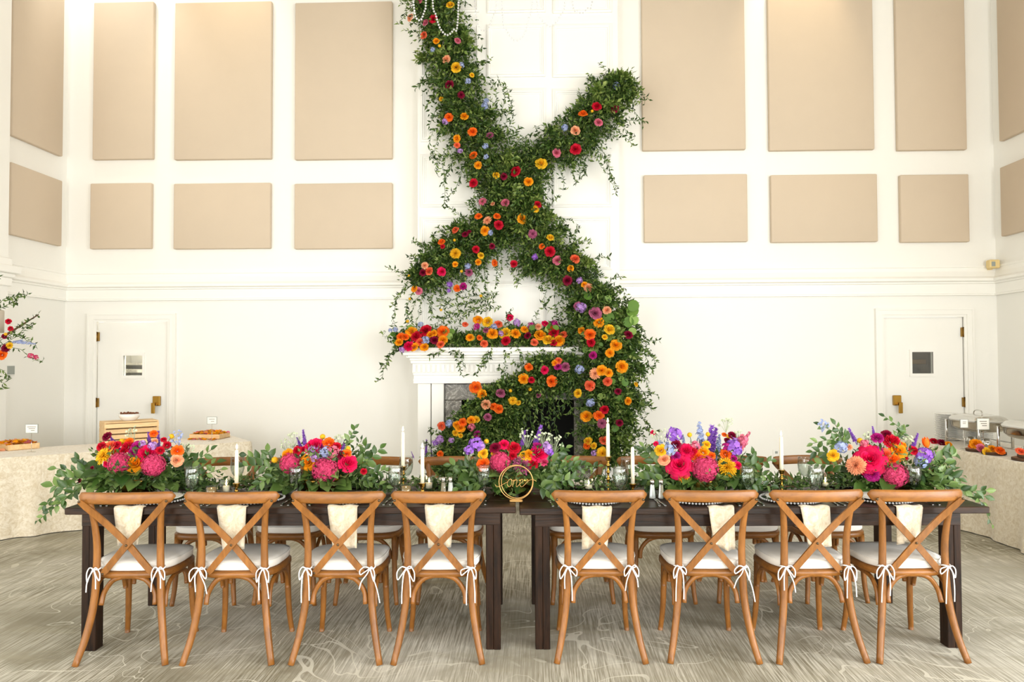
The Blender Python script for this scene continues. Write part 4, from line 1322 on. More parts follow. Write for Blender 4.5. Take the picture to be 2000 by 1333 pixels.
ROSES = [rose_mesh(s) for s in (1, 2, 3)]
CARN = [rose_mesh(s, 0.06, ((4, .2, .5), (6, .4, .5), (7, .6, .42), (8, .8, .26), (9, .98, .02))) for s in (4, 5)]
BIGROSE = rose_mesh(9, 0.0, ((3, .1, .5), (4, .2, .52), (5, .34, .5), (6, .5, .44), (6, .66, .34), (7, .84, .2), (7, 1.0, -.02)))
DAHL = [dahlia_mesh(1, 6), dahlia_mesh(2, 10, 0.12)]
HYDR = [hydrangea_mesh(1), hydrangea_mesh(2)]
TULIP = tulip_mesh(); BALL = ball_mesh()
CLUS = [cluster_mesh(1), cluster_mesh(2, 18, .5)]
LIAT = spike_mesh(1, 14, 0.13, 0.10, True); DELPH = [spike_mesh(2, 8, .2, .15, False, 3), spike_mesh(3, 7, .22, .17, False, 3)]


def look_rot(d, spin=None):
    q = Vector(d).normalized().to_track_quat('Z', 'Y')
    return (q.to_matrix() @ Matrix.Rotation(random.uniform(0, 6.28) if spin is None else spin, 3, 'Z')).to_euler()


def flower(parent, kind, col, pos, d, size):
    """one bloom as a part; pos is relative to the parent"""
    if kind == 'r': me, nm = random.choice(ROSES), 'rose'
    elif kind == 'c': me, nm = random.choice(CARN), 'carnation'
    elif kind == 'R': me, nm = BIGROSE, 'garden_rose'
    elif kind == 'd': me, nm = DAHL[0], 'dahlia'
    elif kind == 'D': me, nm = DAHL[1], 'chrysanthemum'
    elif kind == 'h': me, nm = random.choice(HYDR), 'hydrangea'
    elif kind == 't': me, nm = TULIP, 'tulip'
    elif kind == 's': me, nm = BALL, 'craspedia'
    else: me, nm = random.choice(CLUS), 'stock_bloom'
    o = obj(nm, me, PET[col], parent, pos, look_rot(d), size, True)
    o['label'] = f'{CNAME[col]} {nm.replace("_", " ")}'
    return o


def spike(parent, kind, col, p0, p1, fat=1.0):
    d = Vector(p1) - Vector(p0); L_ = d.length
    me, nm = (LIAT, 'liatris') if kind == 'liatris' else (random.choice(DELPH), 'delphinium')
    o = obj(nm, me, PET[col], parent, p0, look_rot(d), (L_ * fat, L_ * fat, L_), True)
    o['label'] = f'{CNAME[col]} {nm} spike'
    return o


# ------------------------------------------------------------------ leaves by the thousand (numpy)
T_SMALL = (np.array([(0, 0, 0), (.5, .42, .10), (0, .45, 0), (-.5, .42, .10), (0, 1, -.10)], float), [(0, 1, 2), (0, 2, 3), (3, 2, 4), (2, 1, 4)])
lv = []; lf = []
rows_ = [(.0, .03), (.15, .30), (.38, .50), (.65, .42), (.86, .18), (1.0, .0)]
for (y, w) in rows_:
    lv += [(-w, y, .12 * w * 2 - .22 * y * y), (0, y, -.22 * y * y), (w, y, .12 * w * 2 - .22 * y * y)]
for j in range(5):
    lf += [(j * 3, j * 3 + 1, j * 3 + 4, j * 3 + 3), (j * 3 + 1, j * 3 + 2, j * 3 + 5, j * 3 + 4)]
T_BIG = (np.array(lv), lf)
rv = [(0, 0, 0)] + [(.5 * math.sin(a), .5 - .5 * math.cos(a), .10 * math.sin(a) ** 2) for a in np.linspace(.35, 2 * PI - .35, 11)] + [(0, .5, -.03)]
T_ROUND = (np.array(rv), [(0, k, 12) if k == 1 else (k - 1, k, 12) for k in range(1, 12)] + [(11, 0, 12)])


class Leaves:
    def __init__(self):
        self.P = []; self.D = []; self.N = []; self.S = []; self.W = []; self.stems = MB()

    def add(self, P, D, N, S, W):
        self.P.append(P); self.D.append(D); self.N.append(N); self.S.append(S); self.W.append(W)

    def count(self): return sum(len(p) for p in self.P)

    def build(self, name, m, parent, origin, templ=T_SMALL, label=None, ymax=None, zmin=None):
        P = np.concatenate(self.P) - np.array(origin); D = np.concatenate(self.D); N = np.concatenate(self.N); S = np.concatenate(self.S); W = np.concatenate(self.W)
        D = D / (np.linalg.norm(D, axis=1, keepdims=True) + 1e-9)
        N = N - D * np.sum(N * D, axis=1, keepdims=True); N = N / (np.linalg.norm(N, axis=1, keepdims=True) + 1e-9)
        X = np.cross(D, N)
        tv, tf = templ
        V = P[:, None, :] + S[:, None, None] * (X[:, None, :] * (tv[None, :, 0:1] * W[:, None, None]) + D[:, None, :] * tv[None, :, 1:2] + N[:, None, :] * tv[None, :, 2:3])
        n, k = V.shape[:2]
        V = V.reshape(-1, 3)
        lim = BREAST_Y - 0.036 - origin[1]
        if zmin is not None:
            V[:, 2] = np.maximum(V[:, 2], zmin - origin[2])
        if ymax is None:
            V[:, 1] = np.minimum(V[:, 1], lim)
        fl_ = np.array([i for f in tf for i in f]); ln = np.array([len(f) for f in tf])
        loops = (np.arange(n)[:, None] * k + fl_[None, :]).ravel()
        tot = np.tile(ln, n); starts = np.concatenate([[0], np.cumsum(tot)[:-1]])
        me = bpy.data.meshes.new(name)
        me.vertices.add(len(V)); me.vertices.foreach_set('co', V.ravel())
        me.loops.add(len(loops)); me.loops.foreach_set('vertex_index', loops)
        me.polygons.add(len(tot)); me.polygons.foreach_set('loop_start', starts); me.polygons.foreach_set('loop_total', tot)
        me.polygons.foreach_set('use_smooth', np.zeros(len(tot), bool))
        me.update(calc_edges=True); me.validate()
        o = obj(name, me, m, parent)
        o['kind'] = 'stuff'
        if label:
            o['label'] = label
        return o


def rand_dirs(n):
    d = rng.normal(size=(n, 3)); return d / np.linalg.norm(d, axis=1, keepdims=True)


def sprigs(L, base, dirs, length, K, size, width=0.42, droop=0.25, spread=0.8):
    """S sprigs of K alternate leaves each"""
    S = len(base)
    length = np.broadcast_to(np.asarray(length, float), (S,))
    ax = np.cross(dirs, rand_dirs(S)); ax /= np.linalg.norm(ax, axis=1, keepdims=True) + 1e-9
    for j in range(K):
        f = (j + 0.6) / K
        p = base + dirs * (length * f)[:, None]; p[:, 2] -= droop * length * f * f
        sd = ax * (1 if j % 2 else -1)
        d = dirs * (1 - 0.5 * (j < K - 1)) + sd * spread * (j < K - 1) + rng.normal(scale=.25, size=(S, 3)); d[:, 2] -= droop * f
        nrm = np.cross(dirs, ax) + rng.normal(scale=.45, size=(S, 3))
        s = size * rng.uniform(.7, 1.2, S) * (1 - .25 * f)
        L.add(p, d, nrm, s, np.full(S, width) * rng.uniform(.8, 1.2, S))


def garland(L, path, n, size=0.06, out=(0, -1, 0), depth=0.9, length=0.16, K=6, width=0.42, droop=0.2):
    """path: [(Vector, radius)]; sprigs spring from inside the tube outwards"""
    P = np.array([p[0] for p in path]); R = np.array([p[1] for p in path])
    seg = np.linalg.norm(np.diff(P, axis=0), axis=1) * (R[1:] + R[:-1])
    w = seg / seg.sum()
    i = rng.choice(len(seg), n, p=w); f = rng.random(n)
    c = P[i] + (P[i + 1] - P[i]) * f[:, None]; r = R[i] + (R[i + 1] - R[i]) * f
    tng = P[i + 1] - P[i]; tng /= np.linalg.norm(tng, axis=1, keepdims=True)
    o = np.array(out, float)
    sd = np.cross(tng, o); sd /= np.linalg.norm(sd, axis=1, keepdims=True) + 1e-9
    a = rng.uniform(-PI / 2, PI / 2, n)
    rad = np.sqrt(rng.uniform(.02, 1, n)) * .85
    d = sd * np.sin(a)[:, None] + o * (np.cos(a) * depth)[:, None]
    base = c + d * (r * rad)[:, None] * np.where(True, 1, 1)
    dirs = d * 0.75 + rand_dirs(n) * 0.75 + tng * rng.uniform(-.5, .5, n)[:, None]
    dirs /= np.linalg.norm(dirs, axis=1, keepdims=True)
    dirs[:, 1] = np.minimum(dirs[:, 1], 0.25) if o[1] < 0 else dirs[:, 1]
    base -= dirs * length * .35
    sprigs(L, base, dirs, length * rng.uniform(.6, 1.2, n), K, size, width, droop)


def clumps(L, path, n, size):
    """bushy tufts that stand proud of the garland"""
    for _ in range(n):
        i = random.randrange(len(path) - 1); f = random.random()
        c = path[i][0].lerp(path[i + 1][0], f); r = path[i][1] * (1 - f) + path[i + 1][1] * f
        a = random.uniform(-1.5, 1.5); t = (path[i + 1][0] - path[i][0]).normalized(); sd = t.cross(Vector((0, -1, 0)))
        q = c + (sd * math.sin(a) + Vector((0, -math.cos(a), 0))) * r * random.uniform(.75, 1.0)
        o = (q - c).normalized()
        m_ = 12
        d = np.array(o)[None, :] * .8 + rand_dirs(m_) * .8; d /= np.linalg.norm(d, axis=1, keepdims=True)
        sprigs(L, np.repeat(np.array(q)[None, :], m_, 0) - d * .03, d, rng.uniform(.08, .17, m_), 6, size, .5, .2)


def vine(L, pts, n, size=0.05, width=0.38, wob=0.02, stem_r=0.0025, pairs=True, hang=0.0):
    pts = smooth_path(pts, 6); m = len(pts)
    pts = [p + Vector(rng.normal(scale=wob * (0.2 + 0.8 * i / m), size=3)) for i, p in enumerate(pts)]
    L.stems.tube(pts, stem_r, 4, True)
    A = np.array(pts)
    f = np.linspace(0.03, 1, n) * (m - 1); i = np.minimum(f.astype(int), m - 2); q = f - i
    c = A[i] + (A[i + 1] - A[i]) * q[:, None]; t = A[i + 1] - A[i]; t /= np.linalg.norm(t, axis=1, keepdims=True) + 1e-9
    rd = rand_dirs(n); ax = np.cross(t, rd); ax /= np.linalg.norm(ax, axis=1, keepdims=True) + 1e-9
    d = t * .5 + ax * .8 + rng.normal(scale=.2, size=(n, 3)); d[:, 2] -= hang
    L.add(c, d, rd + rng.normal(scale=.3, size=(n, 3)), size * rng.uniform(.7, 1.15, n), np.full(n, width))


def finish(L, parent, name, m, templ=T_SMALL, label=None):
    L.build(name, m, parent, parent.location, templ, label)
    if L.stems.v:
        o = L.stems
        o.v = [tuple(Vector(v) - parent.location) for v in o.v]
        so = obj('vine_stem', o, M_STEM, parent); so['kind'] = 'stuff'


# ------------------------------------------------------------------ the crossed installation on the chimney
GY = BREAST_Y - 0.12
gp = lambda x, y, w, dy=0.0: (aty(x, y, GY + dy), w * sc)
PA = [gp(*q) for q in [(846, -45, 44), (857, 15, 50), (866, 50, 44), (870, 85, 52), (882, 130, 46), (887, 165, 56), (905, 215, 48), (920, 250, 56), (940, 290, 58), (968, 330, 60), (995, 370, 54), (1008, 410, 58), (1035, 450, 50), (1075, 490, 52), (1115, 530, 44), (1148, 570, 46)]]
PB = [gp(*q) for q in [(1212, 155, 24), (1196, 185, 46), (1172, 222, 50), (1140, 250, 40), (1110, 272, 44), (1070, 300, 32), (1030, 330, 38), (1000, 360, 34)]]
PC = [gp(*q) for q in [(1000, 410, 40), (960, 440, 46), (920, 470, 38), (880, 505, 44), (840, 530, 40), (812, 556, 26)]]
PD = [gp(x, y, w, -0.18 - 0.12 * min(1, max(0, (y - 590) / 80))) for x, y, w in [(1148, 570, 40), (1172, 610, 48), (1188, 660, 54), (1192, 710, 56), (1192, 770, 50), (1192, 830, 44), (1190, 900, 44)]]
inst = thing('floral_installation', 'huge crossed greenery garland with roses climbing the chimney breast', 'garland', (aty(1000, 380, GY).x, GY, aty(1000, 380, GY).z))
L = Leaves()
for (pth, n) in ((PA, 1150), (PB, 420), (PC, 400), (PD, 800)):
    garland(L, pth, n, 0.074)
    clumps(L, pth, n // 26, 0.074)
    outer = [(p, r * 1.12) for p, r in pth]
    garland(L, outer, n // 4, 0.066, length=0.27, K=8, width=0.4, droop=0.3)
# darker, deeper mat behind
garland(L, PA, 700, 0.07, depth=0.3, length=0.12); garland(L, PB, 240, 0.07, depth=0.3, length=0.12); garland(L, PC, 300, 0.07, depth=0.3, length=0.12); garland(L, PD, 600, 0.07, depth=0.35, length=0.12)
GV = lambda pts, n, dy=-0.1, **k: vine(L, [aty(x, y, GY + dy - 0.02 * i) for i, (x, y) in enumerate(pts)], n, **k)
VINES = [([(860, 255), (848, 300), (852, 345)], 30), ([(845, 250), (838, 285), (842, 312)], 18), ([(890, 300), (872, 345), (868, 402)], 40), ([(905, 330), (890, 365), (872, 395)], 30), ([(880, 280), (866, 320), (872, 350)], 26),
         ([(1170, 270), (1188, 320), (1206, 380)], 40), ([(1150, 290), (1180, 330), (1200, 362)], 26), ([(1120, 300), (1132, 330), (1128, 356)], 20), ([(1085, 315), (1098, 345), (1102, 374)], 22), ([(1140, 290), (1140, 320), (1146, 340)], 18),
         ([(975, 240), (985, 190), (975, 156)], 30), ([(985, 245), (998, 200), (985, 165)], 30), ([(965, 240), (968, 190), (962, 158)], 26), ([(990, 260), (1000, 225), (996, 185)], 26),
         ([(1000, 290), (1030, 265), (1050, 262)], 24), ([(985, 300), (1020, 285), (1045, 290)], 22), ([(1205, 195), (1230, 200), (1247, 197)], 16),
         ([(920, 500), (930, 540), (922, 570)], 30), ([(960, 470), (975, 520), (965, 560)], 40), ([(985, 460), (1000, 510), (1008, 548)], 40), ([(1000, 500), (1012, 530), (1005, 560)], 26), ([(940, 490), (950, 535), (945, 565)], 34), ([(900, 510), (905, 550), (895, 580)], 26), ([(1015, 470), (1030, 510), (1025, 540)], 26), ([(1060, 500), (1055, 530), (1045, 552)], 20),
         ([(800, 550), (775, 585), (768, 640)], 44), ([(815, 560), (795, 600), (792, 650)], 44), ([(835, 550), (820, 600), (812, 650)], 40), ([(850, 545), (842, 590), (838, 620)], 36), ([(870, 540), (868, 580), (860, 600)], 30), ([(825, 560), (805, 610), (803, 655)], 40), ([(808, 556), (782, 575), (765, 600)], 30),
         ([(975, 575), (920, 590), (865, 600)], 60), ([(970, 590), (915, 605), (850, 622)], 60), ([(980, 600), (930, 612), (870, 636)], 50), ([(975, 570), (910, 580), (860, 585)], 46), ([(960, 585), (900, 600), (840, 640)], 44), ([(940, 600), (880, 620), (835, 660)], 36),
         ([(1120, 560), (1085, 575), (1060, 595)], 26), ([(1140, 590), (1100, 610), (1085, 640)], 30), ([(1150, 610), (1115, 640), (1100, 665)], 30)]
for pts, n in VINES:
    GV(pts, n, size=0.058)
def edge_vines(L, path, n):
    """short loose tendrils that break up the garland's outline"""
    for _ in range(n):
        i = random.randrange(len(path) - 1); f = random.random()
        c = path[i][0].lerp(path[i + 1][0], f); r = path[i][1] * (1 - f) + path[i + 1][1] * f
        t = (path[i + 1][0] - path[i][0]).normalized(); sd = t.cross(Vector((0, -1, 0))) * random.choice((-1, 1))
        a = c + sd * r * .75 + Vector((0, -r * .3, 0)); o = (sd + t * random.uniform(-.7, .7) + Vector((0, -.25, 0))).normalized(); l_ = random.uniform(.14, .34)
        vine(L, [a, a + o * l_ * .5 + Vector((0, 0, -.02)), a + o * l_ + Vector((0, 0, -random.uniform(.02, .16)))], int(9 + l_ * 40), size=.058, wob=.01)


for pth, n in ((PA, 60), (PB, 26), (PC, 26), (PD, 34)):
    edge_vines(L, pth, n)
VR = [([(1215, 590), (1240, 620), (1262, 660)], 30), ([(1225, 610), (1250, 650), (1268, 700)], 34), ([(1235, 660), (1262, 700), (1274, 730)], 34), ([(1240, 700), (1262, 745), (1270, 800)], 40), ([(1235, 740), (1255, 790), (1262, 830)], 36), ([(1230, 780), (1255, 820), (1285, 850)], 34), ([(1230, 820), (1250, 850), (1275, 880)], 34), ([(1245, 680), (1270, 690), (1280, 712)], 24), ([(1180, 560), (1215, 570), (1232, 590)], 26), ([(1240, 780), (1262, 790), (1275, 792)], 20), ([(1230, 650), (1250, 690), (1250, 740)], 30), ([(1225, 700), (1245, 740), (1245, 790)], 30), ([(1225, 760), (1240, 810), (1236, 860)], 30)]
for pts, n in VR:
    GV(pts, n, -0.25, size=0.058)
finish(L, inst, 'foliage', M_LEAF, T_SMALL, 'dense small green smilax leaves')
LL = Leaves()
garland(LL, PA, 300, 0.078, width=0.5); clumps(LL, PA, 10, .085); garland(LL, PD, 240, 0.078, width=0.5); clumps(LL, PD, 8, .085); clumps(LL, PB[:3], 5, .09); garland(LL, [gp(1215, 145, 16), gp(1222, 175, 22), gp(1210, 200, 18)], 60, 0.07, width=0.55); garland(LL, PB, 90, 0.06, width=0.5)
LL.build('light_foliage', M_LEAFL, inst, inst.location, T_SMALL, 'brighter yellow-green leaves')
# main branches that carry it
for nm_, pth in (('branch', PA), ('branch', PB), ('branch', PC), ('branch', PD)):
    obj('branch', MB().tube([p[0] - inst.location + Vector((0, 0.03, 0)) for p in pth], 0.02, 6), M_TWIG, inst)
RND = MB(); RND.add([tuple(v) for v in T_ROUND[0]], T_ROUND[1], True); RLEAF = RND.mesh('round_leaf')
BL_ = MB(); BL_.add([tuple(v) for v in T_BIG[0]], T_BIG[1], True); BLEAF = BL_.mesh('broad_leaf')
for k in range(48):
    i = random.choices(range(6), (1, 3, 4, 3, 2, 2))[0]; f = random.random()
    c = PD[i][0].lerp(PD[i + 1][0], f); r = PD[i][1]
    a = random.uniform(-1.4, 1.4); q = c + Vector((math.sin(a) * r * random.uniform(.3, 1.1), -math.cos(a) * r * 0.92, random.uniform(-.04, .04)))
    o = obj('round_leaf', RLEAF, M_LEAFR, inst, q - inst.location, (random.uniform(.6, 1.6), random.uniform(-.8, .8), random.uniform(-.7, .7)), random.uniform(.06, .1))
LK = [(1236, 620, .14), (1232, 608, .13), (1240, 635, .11), (1226, 640, .12), (1195, 630, .13), (1205, 655, .1), (1180, 640, .1), (1232, 655, .09)]
for (x, y, s) in LK:
    obj('round_leaf', RLEAF, M_LEAFR, inst, aty(x, y, GY - 0.5) - inst.location, (1.5 + random.uniform(-.3, .3), random.uniform(-.6, .6), random.uniform(-.4, .4)), s)

DEF = 'r'
A_ = (770, 0, 3.846); B_ = (770, 300, 3.808); C_ = (700, 580, 3.333)


def on_path(paths, p):
    best = None
    for path in paths:
        for (q, r) in path:
            d = math.hypot(q.x - p.x, q.z - p.z)
            if best is None or d < best[0]:
                best = (d, q, r)
    return best


def put_flowers(parent, crop, items, paths, lift=0.75, face=(0, -1, 0.25)):
    ox, oy, s = crop
    for it in items:
        x, y, col = it[:3]; size = it[3] if len(it) > 3 else 45; kind = it[4] if len(it) > 4 else ('r' if random.random() < .7 else 'c')
        px, py = ox + x / s, oy + y / s
        p0 = aty(px, py, GY)
        d, q, r = on_path(paths, p0)
        bulge = math.sqrt(max(0.15, 1 - min(1, (d / (r * 1.15)) ** 2))) * r * lift
        pos = aty(px, py, q.y - bulge - 0.11)
        dr = Vector(face) + Vector(((p0.x - q.x) / r * .5, 0, (p0.z - q.z) / r * .4)) + Vector((random.uniform(-.35, .35), 0, random.uniform(-.3, .3)))
        rad = size / s / 2 * sc * (pos.y / (BREAST_Y - .25)) * 1.12
        if kind == 'b':
            for k in range(1):
                flower(parent, 'k', 'U', pos - parent.location, dr, rad)
        elif kind == 'l':
            flower(parent, 'k', col, pos - parent.location, dr, rad)
        else:
            flower(parent, kind, col, pos - parent.location, dr, rad)


FA = [(185, 0, 'K'), (418, 30, 'Y', 52), (115, 130, 'P', 48), (290, 140, 'R', 52), (232, 165, 'K', 45), (218, 262, 'C', 48), (315, 305, 'O', 42), (340, 345, 'Y', 24, 's'), (478, 303, 'K', 42), (387, 443, 'P', 55), (462, 503, 'Y', 66), (505, 490, 'U', 40, 'b'), (412, 630, 'B', 54),
      (585, 562, 'Y', 30), (503, 713, 'B', 54, 'd'), (350, 740, 'Y', 32), (410, 880, 'T', 52), (383, 910, 'L', 48, 'l'), (527, 868, 'O', 52), (587, 985, 'T', 58), (466, 1040, 'O', 50), (472, 1090, 'C', 38), (495, 1135, 'L', 38, 'l'), (591, 1162, 'T', 52), (628, 1240, 'O', 48), (718, 1013, 'M', 58, 'd'),
      (905, 1285, 'R', 68), (1103, 1225, 'Y', 72), (1223, 1148, 'K', 55), (1363, 1120, 'R', 66), (1362, 978, 'P', 58), (1418, 848, 'T', 56), (1522, 795, 'R', 58), (1655, 815, 'B', 52), (1537, 915, 'K', 54), (1487, 835, 'Y', 22, 's'), (1668, 640, 'U', 50, 'b'), (1280, 960, 'U', 50, 'b'), (680, 800, 'U', 52, 'b'), (690, 760, 'U', 40, 'b'),
      (685, 1100, 'U', 44, 'b'), (690, 1180, 'U', 38, 'b'), (555, 610, 'U', 44, 'b'), (765, 1310, 'Y', 40), (290, 375, 'U', 36, 'b')]
FBm = [(758, 160, 'Y', 42), (815, 170, 'B', 42), (998, 205, 'O', 58), (585, 218, 'R', 54), (655, 355, 'K', 62, 'd'), (825, 362, 'K', 52), (1068, 375, 'R', 48), (1050, 408, 'Y', 50), (730, 372, 'P', 28), (625, 463, 'T', 46), (765, 463, 'T', 44), (690, 495, 'P', 66, 'd'), (957, 485, 'O', 66), (778, 530, 'R', 56), (672, 573, 'O', 58), (450, 567, 'C', 48),
       (525, 598, 'B', 40), (555, 580, 'B', 28), (1030, 598, 'M', 66, 'd'), (1163, 620, 'Y', 48), (350, 653, 'T', 46), (448, 645, 'Y', 22, 's'), (358, 690, 'R', 30), (606, 714, 'R', 46), (455, 742, 'Y', 78, 'D'), (647, 758, 'Y', 42), (628, 808, 'O', 40), (750, 815, 'T', 44), (452, 824, 'O', 36), (1095, 690, 'T', 36), (1157, 728, 'R', 64), (1045, 770, 'V', 44, 'l'),
       (1211, 792, 'K', 58), (1348, 780, 'C', 60), (888, 822, 'R', 44), (1310, 853, 'O', 42), (227, 832, 'P', 44), (212, 883, 'B', 46), (254, 873, 'C', 54), (352, 879, 'H', 54), (558, 884, 'M', 48), (500, 877, 'Y', 22, 's'), (547, 840, 'U', 46, 'b'), (715, 590, 'U', 40, 'b'), (1290, 945, 'B', 58), (1378, 945, 'L', 46, 'l'), (1415, 975, 'O', 40), (1447, 998, 'P', 56),
       (146, 1005, 'O', 42), (181, 1022, 'K', 46), (115, 1082, 'Y', 20, 's'), (468, 1005, 'T', 44), (515, 990, 'G', 46), (412, 975, 'V', 44, 'l'), (405, 1020, 'V', 30, 'l'), (108, 910, 'Y', 22, 's'), (645, 1060, 'Y', 22, 's'), (348, 1165, 'Y', 20, 's'), (728, 690, 'B', 36)]
put_flowers(inst, A_, FA, (PA, PB)); put_flowers(inst, B_, FBm, (PA, PB, PC))
FR = [(1427, 60, 'M', 46), (1450, 70, 'L', 66, 'l'), (1545, 105, 'M', 66), (1617, 85, 'P', 46), (1565, 165, 'O', 56), (1638, 208, 'Y', 60), (1450, 222, 'O', 42), (1507, 243, 'T', 60), (1510, 297, 'R', 48), (1605, 260, 'Y', 32), (1677, 313, 'O', 62), (1525, 380, 'G', 42), (1635, 365, 'O', 48), (1760, 245, 'B', 46), (1720, 455, 'O', 66), (1583, 478, 'O', 56), (1632, 495, 'O', 46),
      (1540, 500, 'P', 72, 'd'), (1620, 550, 'C', 48), (1505, 577, 'C', 56), (1425, 628, 'Y', 46), (1440, 472, 'U', 56, 'b'), (1600, 733, 'R', 48), (1483, 775, 'O', 62), (1567, 773, 'T', 56), (1587, 825, 'M', 62, 'd'), (1510, 690, 'U', 54, 'b'), (1760, 680, 'O', 42), (1690, 615, 'B', 36), (1700, 820, 'B', 38), (1600, 932, 'C', 52), (1493, 937, 'Y', 46), (1485, 968, 'T', 42), (1530, 970, 'Y', 36), (1590, 1020, 'Y', 64), (1810, 570, 'Y', 28), (1535, 1020, 'L', 40, 'l')]
put_flowers(inst, C_, FR, (PD,), 0.95)

# ------------------------------------------------------------------ mantel garland
MYY = BREAST_Y - 0.22
mp_ = lambda x, y, w: (aty(x, y, MYY), w * sc)
PM = [mp_(*q) for q in [(772, 668, 14), (800, 664, 17), (850, 663, 18), (900, 666, 14), (950, 662, 18), (1000, 660, 20), (1050, 660, 20), (1105, 658, 22), (1130, 655, 20)]]
mg = thing('mantel_garland', 'low garland of golden and red blooms lying along the mantel shelf', 'garland', (PM[4][0].x, MYY, mz(679)))
L = Leaves()
garland(L, PM, 700, 0.07, out=(0, -0.8, 0.5), length=0.12, depth=1.0)
MV = [([(785, 672), (758, 700), (737, 742)], 44), ([(780, 670), (765, 690), (752, 715)], 26), ([(775, 665), (758, 660), (750, 650)], 14), ([(880, 685), (893, 705), (903, 738)], 34), ([(885, 684), (900, 695), (905, 715)], 22), ([(955, 684), (945, 705), (930, 735)], 34), ([(960, 684), (955, 700), (945, 715)], 22), ([(870, 684), (850, 692), (836, 698)], 18), ([(1010, 680), (1020, 700), (1015, 720)], 20), ([(1060, 680), (1065, 700), (1055, 718)], 22), ([(905, 660), (890, 645), (900, 630)], 14), ([(985, 640), (990, 615), (1000, 605)], 16), ([(1075, 645), (1080, 620), (1090, 608)], 20), ([(1040, 645), (1045, 622), (1050, 608)], 16), ([(1000, 690), (985, 700), (990, 730)], 22), ([(1030, 685), (1035, 720), (1030, 745)], 30)]
for pts, n in MV:
    vine(L, [aty(x, y, BREAST_Y - 0.40 - 0.01 * i) if y > 675 else aty(x, y, BREAST_Y - 0.3) for i, (x, y) in enumerate(pts)], n, size=0.058)
finish(L, mg, 'foliage', M_LEAF, T_SMALL, 'small green leaves and trailing vines')
LL = Leaves(); garland(LL, PM, 160, 0.065, out=(0, -0.8, 0.5), width=0.6, length=0.1, K=4); LL.build('light_foliage', M_LEAFL, mg, mg.location)
FM = [(342, 225, 'O', 62), (433, 217, 'R', 68), (372, 255, 'R', 62), (275, 258, 'T', 46), (305, 258, 'T', 46), (262, 293, 'O', 44), (325, 318, 'H', 58), (360, 325, 'O', 48), (400, 293, 'C', 48), (437, 283, 'U', 54, 'b'), (465, 245, 'O', 46), (487, 238, 'O', 42), (547, 225, 'T', 68), (547, 278, 'O', 54), (533, 308, 'C', 44), (495, 280, 'B', 48), (427, 325, 'O', 48), (285, 345, 'L', 40, 'l'), (320, 160, 'Y', 22, 's'), (405, 180, 'U', 36, 'b'), (240, 215, 'U', 34, 'b'), (208, 218, 'U', 28, 'b'),
      (695, 178, 'C', 34), (778, 148, 'O', 54), (838, 160, 'Y', 60), (770, 195, 'G', 46, 'l'), (910, 175, 'C', 48), (985, 133, 'H', 42), (1032, 168, 'L', 52, 'l'), (725, 262, 'O', 46), (872, 235, 'O', 64), (952, 233, 'Y', 68), (957, 283, 'R', 52), (1027, 235, 'O', 58), (1082, 210, 'O', 44), (820, 303, 'C', 42), (1125, 188, 'G', 46, 'l'), (1185, 245, 'O', 68), (1170, 192, 'P', 38), (1217, 172, 'H', 38), (1252, 203, 'T', 42), (1272, 230, 'R', 58), (1275, 178, 'G', 48, 'l'), (1235, 275, 'Y', 62), (1305, 283, 'O', 62), (1147, 295, 'C', 42), (1335, 243, 'C', 42), (1270, 295, 'R', 44), (830, 215, 'M', 36), (930, 240, 'L', 36, 'l'), (790, 265, 'T', 32), (1100, 250, 'B', 40), (885, 195, 'U', 40, 'b')]
ox, oy, s = C_
for it in FM:
    x, y, col = it[:3]; size = it[3]; kind = it[4] if len(it) > 4 else ('r' if random.random() < .65 else 'c')
    py = oy + y / s
    pos = aty(ox + x / s, py, MYY - 0.02 - 0.20 * max(0, min(1, (py - 620) / 55)))
    dr = Vector((random.uniform(-.4, .4), -1, 0.6 + random.uniform(-.3, .3)))
    flower(mg, 'k' if kind in 'bl' else kind, 'U' if kind == 'b' else col, pos - mg.location, dr, size / s / 2 * sc * 1.08)
for k in range(30):
    i = random.randrange(len(PM) - 1); c = PM[i][0].lerp(PM[i + 1][0], random.random())
    obj('round_leaf', RLEAF, M_LEAFR, mg, c + Vector((0, -random.uniform(.02, .14), random.uniform(-.04, .1))) - mg.location, (random.uniform(.5, 1.5), random.uniform(-.8, .8), random.uniform(-1, 1)), random.uniform(.06, .09))

